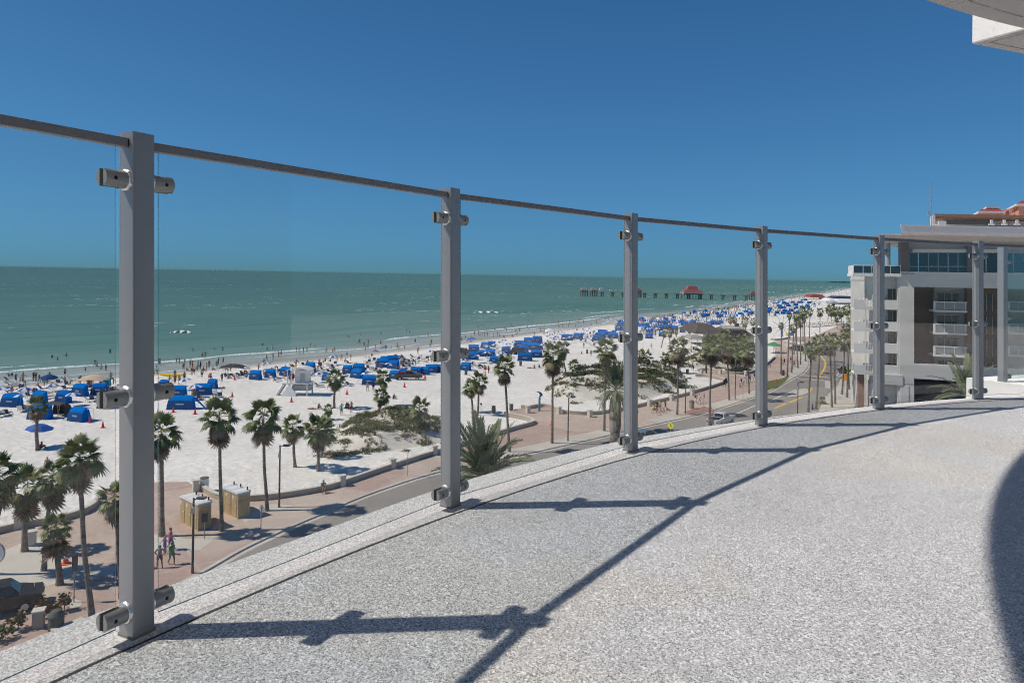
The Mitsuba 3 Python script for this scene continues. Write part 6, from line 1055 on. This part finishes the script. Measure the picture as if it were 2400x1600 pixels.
lamp((1869,975),895,'street lamp rising before the road bend in the fifth pane',arm=7)
lamp((1845,905),855,'slim grey lamp post at the bend beside palm trunks',arm=0.1,col='m_pole_grey') if False else None
def sign(bp, ty, lab, shape, size, col, z=PZ, D=None, face=0.0, marks=None, name='road_sign', cat='sign'):
    b, t = pole(bp, ty, z, D); k = thing(name, lab, cat); T_ = np.array([b[0], b[1], t[2]]); M = place(T_, face)
    obj('pole', MB().tube([b, T_ + [0, 0.03, size[1]*0.3]], 0.035, 6).out(), 'm_pole_grey', k)
    q = {'rect': Polygon([(-size[0]/2, -size[1]/2), (size[0]/2, -size[1]/2), (size[0]/2, size[1]/2), (-size[0]/2, size[1]/2)]), 'round': Point(0, 0).buffer(size[0]/2), 'diamond': Polygon([(0, -size[1]/2), (size[0]/2, 0), (0, size[1]/2), (-size[0]/2, 0)]).buffer(-0.04).buffer(0.04)}[shape]
    m = MB().prism(q, 0, 0.012).out(); R = np.array([[1, 0, 0], [0, 0, -1], [0, 1, 0.0]]); obj('plate', (m[0] @ R.T + [0, -0.05, 0], m[1]), col, k, M)
    if marks is not None: mm = MB().prism(marks, 0, 0.006).out(); obj('symbol', (mm[0] @ R.T + [0, -0.0645, 0], mm[1]), 'm_hole', k, M)
    return k
curve = LineString([(0.04, -0.22), (0.06, -0.08), (0.05, 0.04), (0.0, 0.12)]).buffer(0.04).union(Polygon([(-0.12, 0.16), (0.03, 0.22), (0.0, 0.04)]))
sign((1571,1057),997,'yellow diamond road sign with a black curved arrow, just above the kerb strip','diamond',(0.92,0.96),'m_sign_yellow',D=86,z=0.1,marks=curve,face=-0.55)
sign((1940,931),901,'square white road sign beside the road near the hotel','rect',(1.0,1.2),'m_sign_white',z=PZ,face=-0.5)
sign((1979,914),883,'orange temporary road sign between palms beside the hotel','rect',(0.85,1.35),'m_sign_orange',face=-0.5)
k = sign((1988,905),862,'lime yellow crossing sign between palms beside the hotel','diamond',(1.1,1.05),'m_sign_lime',face=-0.5); 
sign((1990,904),874,'small lime yellow plate on a second post beside the crossing sign','rect',(0.75,0.7),'m_sign_lime',face=-0.5)
sign((611,1255),1192,'back of a round road sign right of the portable toilets','round',(0.62,0.62),'m_sign_back',face=2.6)
sign((479,1262),1212,'brown sign post before the right end of the three toilets','rect',(0.45,0.7),'m_pole',face=0.3)
sign((955,1115),1057,'thin brown sign post at the kerb in the second pane','rect',(0.12,0.30),'m_pole',face=1.3)
sign((173,1411),1318,'narrow dark sign post on the white round base at the lower left','rect',(0.34,1.0),'m_pole',face=0.9)
sign((1649,961),926,'sign post beside the litter bin in the fourth pane','rect',(0.35,0.7),'m_pole',face=1.0)
sign((1741,933),897,'sign post on the verge left of the fourth post','rect',(0.45,0.8),'m_sign_back',face=1.0)
sign((1127,976),946,'thin pole with a small plate on the sand behind the date palm','rect',(0.3,0.3),'m_pole',z=0)
rs = sign((-15,1420),1293,'white round sign with a raised rim cut by the left edge','round',(1.55,1.55),'m_sign_white',D=46,z=0.1)
b_, t_ = pole((-15,1420),1293,0.1,46); m = trimesh.creation.torus(0.72, 0.06, 32, 8); obj('rim', (np.array(m.vertices)[:, [0, 2, 1]] + [b_[0], b_[1]-0.08, t_[2]], np.array(m.faces)[:, ::-1]), 'm_sign_back', rs)
obj('base', MB().lathe([(0, 0.30), (0.5, 0.30), (0.62, 0.0)], G(176, 1412, PZ), 20).out(), 'm_wallcap', 'road_sign_008') if False else None
def bin_(px, py, lab, z=0.0, col='m_bin', r=0.32, h=1.0, dome=False):
    p = G(px, py, z); k = thing('litter_bin', lab, 'bin'); obj('drum', MB().lathe([(0, 0), (r*0.9, 0), (r, h*0.5), (r*0.97, h), (0, h)], p, 14).out(), col, k, smooth=40)
    obj('lid', MB().lathe([(r*1.06, h), (r*1.06, h + 0.06), (r*0.6, h + (0.32 if dome else 0.10)), (0, h + (0.36 if dome else 0.10))], p, 14).out(), 'm_bin', k, smooth=40)
bin_(1157,967,'litter bin on the sand above the date palm, left one'); bin_(1198,962,'litter bin beside the palm trunk above the wall end'); bin_(1220,857,'litter bin on sand below the winged cabanas, third pane'); bin_(1092,878,'litter bin just right of the second post'); bin_(1611,876,'litter bin on the sand left of the bending person'); bin_(1593,880,'litter bin behind a palm trunk in the fourth pane'); bin_(1376,828,'litter bin on the empty sand left of the third post'); bin_(1621,957,'domed litter bin on the promenade before the two walkers',PZ,'m_bin_tan',0.42,1.05,True)
bin_(131,1482,'dark domed litter bin behind the balcony edge at the lower left',PZ,'m_bin',0.42,1.0,True); bin_(479,1146,'white topped bin at the end of the long beach wall',PZ,'m_white',0.40,1.1); bin_(1835,880,'small dark bin at the foot of a slim palm in the fifth pane',PZ,'m_bin',0.36,1.2)
p = G(90, 1468, PZ); k = thing('stone_bollard', 'square tan stone bollard among the shrubs at the lower left', 'bollard'); obj('shaft', MB().box(p + [0, 0, 0.48], (0.55, 0.55, 0.96), 0.4).out(), 'm_wallstone', k); obj('cap', MB().box(p + [0, 0, 1.0], (0.66, 0.66, 0.09), 0.4).out(), 'm_wallcap', k)
p = G(160, 1480, PZ); k = thing('stone_bench', 'pale curved stone bench behind the balcony edge at the lower left', 'bench'); obj('seat', MB().box(p + [0, 0, 0.42], (1.7, 0.5, 0.12), 1.0).out(), 'm_wallcap', k); obj('leg', MB().box(p + [0.25, 0.45, 0.18], (0.25, 0.4, 0.36), 1.0).out(), 'm_wallcap', k); obj('leg', MB().box(p - [0.25, 0.45, -0.18], (0.25, 0.4, 0.36), 1.0).out(), 'm_wallcap', k)
def shower(bp, ty, lab, dark):
    b, t = pole(bp, ty); h = t[2] - b[2]; k = thing('beach_shower', lab, 'shower'); c1, c2 = ('m_pole', 'm_pole') if dark else ('m_shower', 'm_shower_blue')
    obj('column', MB().tube([b, [b[0], b[1], t[2] - 0.9]], [0.20, 0.16], 10).out(), c1, k, smooth=40)
    top = np.array([b[0], b[1], t[2] - 0.55]); S_ = lambda x, z, r: m3.Manifold.sphere(r, 12).translate((top[0]+x, top[1], top[2]+z))
    fm = m3.Manifold.batch_hull([S_(0.1, -0.25, 0.16), S_(0.22, 0.1, 0.22)]) + m3.Manifold.batch_hull([S_(0.22, 0.1, 0.22), S_(0.05, 0.38, 0.14)]) + m3.Manifold.batch_hull([S_(0.05, 0.38, 0.12), S_(-0.45, 0.52, 0.05)]) + m3.Manifold.batch_hull([S_(0.1, -0.25, 0.14), S_(-0.1, -0.42, 0.06)]) + m3.Manifold.batch_hull([S_(0.3, 0.05, 0.10), S_(0.55, -0.1, 0.03)])
    obj('leaping_fish', mani(fm), c2, k, smooth=50); obj('spray_arm', MB().tube([top + [0, -0.1, -0.3], top + [0.35, -0.3, -0.4]], 0.04, 6).out(), 'm_sign_white', k)
shower((1264,963),917,'blue beach shower column topped with a leaping fish shape', False); shower((1655,874),842,'dark shower column at the curved wall in the fourth pane', True)
# climbing frame, boardwalk, parasol, bicycles
paint('m_frame_blue', (0.20, 0.24, 0.42), 0.5); c = AT(1834, 765, 262); k = thing('climbing_frame', 'spoked blue climbing frame on the sand by the promenade bend', 'playground frame'); b = c.copy(); b[2] = 0
obj('mast', MB().tube([b, c + [0, 0, 1]], [0.30, 0.2], 8).out(), 'm_frame_blue', k)
for i_ in range(10): a = i_ * 0.6283 + 0.2; obj('spoke', MB().tube([c, c + [4.6*math.cos(a), 0.8*math.sin(a*2), 4.6*math.sin(a)]], 0.07, 5).out(), 'm_frame_blue', k)
for x, y, m_, lab in ((1846, 786, 'm_yellow', 'yellow play seat under the climbing frame'), (1853, 786, 'm_blue', 'blue play barrel under the climbing frame')):
    p = G(x, y, 0); k = thing('play_seat', lab, 'play equipment'); obj('body', MB().lathe([(0, 0), (0.7, 0), (0.9, 0.6), (0.6, 1.2), (0, 1.3)], p, 12).out(), m_, k, smooth=40)
p = G(1812, 826, PZ); k = thing('shade_umbrella', 'dark green shade umbrella on the promenade right of the fourth post', 'umbrella'); obj('canopy', MB().lathe([(0.02, 3.2), (1.9, 2.5), (2.5, 2.1)], p, 8).out(), 'm_green', k); obj('pole', MB().tube([p, p + [0, 0, 3.2]], 0.05, 6).out(), 'm_pole', k)
k = thing('boardwalk', 'tan boardwalk with dark railings on the far sand in the fifth pane', 'boardwalk'); P0, P1 = G(1888, 765, 0.2), G(1985, 757, 0.2); d = P1 - P0; m = MB(); m.bar(P0, P1, 7, 0.3); obj('deck', m.out(), 'm_pav_wall', k); m = MB()
for s_ in (-3.4, 3.4):
    o = np.array([0, s_, 0]); m.bar(P0 + o + [0, 0, 1.2], P1 + o + [0, 0, 1.2], 0.12, 0.12)
    for t in np.linspace(0, 1, 12): m.box(P0 + d*t + o + [0, 0, 0.6], (0.14, 0.14, 1.2))
obj('railing', m.out(), 'm_pole', k)
for x, y, a, lab in ((1535, 968, 0.6, 'bicycle under the yellow clad cyclist on the promenade'), (1552, 968, 0.9, 'bicycle beside the maroon clad walker on the promenade')):
    p = G(x, y, PZ); k = thing('bicycle', lab, 'bicycle'); M = place(p, a)
    for wx in (-0.52, 0.52): t = trimesh.creation.torus(0.32, 0.022, 24, 6); obj('wheel', (np.array(t.vertices)[:, [0, 2, 1]] + [wx, 0, 0.345], np.array(t.faces)[:, ::-1]), 'm_tyre', k, M)
    obj('frame', MB().tube([(-0.52, 0, 0.34), (-0.05, 0, 0.30), (0.36, 0, 0.82), (-0.18, 0, 0.84), (-0.52, 0, 0.34)], 0.02, 6).tube([(0.52, 0, 0.34), (0.36, 0, 0.98)], 0.02, 6).out(), 'm_red', k, M); obj('handlebar', MB().tube([(0.30, -0.28, 1.0), (0.38, 0, 1.0), (0.30, 0.28, 1.0)], 0.016, 6).out(), 'm_pole', k, M); obj('saddle', MB().box((-0.20, 0, 0.90), (0.26, 0.15, 0.06)).out(), 'm_hole', k, M)
# large breakers far from the shore: ridges of white water standing on the sea
def breaker(x0, x1, y, h, lab):
    n = 26; xs = np.linspace(x0, x1, n); r = np.random.default_rng(int(x0)); P = np.array([G(x, y + 0.6*math.sin(i*0.9), SEA_Z) for i, x in enumerate(xs)]); w = np.sin(np.linspace(0.05, np.pi-0.05, n))**0.8 * (0.85 + 0.3*r.random(n)); s = np.array([0.3, 0.95, 0]); V = []
    for k_, (dy, dz) in enumerate(((-1.6, -0.05), (-0.7, h*0.75), (0.2, h), (1.6, -0.05))): V.append(P + s*(dy*w)[:, None] + np.array([0, 0, 1.0])*(dz*w)[:, None])
    i, j = np.meshgrid(np.arange(3), np.arange(n-1), indexing='ij'); a = (i*n+j).ravel(); struct('breaking_wave', (np.vstack(V), np.vstack([np.stack([a, a+1, a+n+1], 1), np.stack([a, a+n+1, a+n], 1)])), 'm_foam', lab, smooth=True)
flat('m_foam', (0.74, 0.77, 0.76))
for x0, x1, y, h, lab in ((1109,1174,732,0.9,'white breaking wave far out in the third pane'),(398,452,779,0.8,'white breaking wave far out in the second pane'),(1644,1652,714,0.6,'small whitecap below the pier house'),(1672,1682,709,0.6,'small whitecap right of the pier house'),(1790,1830,685,0.7,'breaker line beyond the fourth post'),(1850,1900,680,0.7,'breaker line in the fifth pane'),(1905,1975,672,0.8,'long far breaker line near the hotel')): breaker(x0, x1, y, h, lab)

for k_, v_ in labels.items():
    if 'label' in v_: v_['label'] = ' '.join(v_['label'].split()[:16])
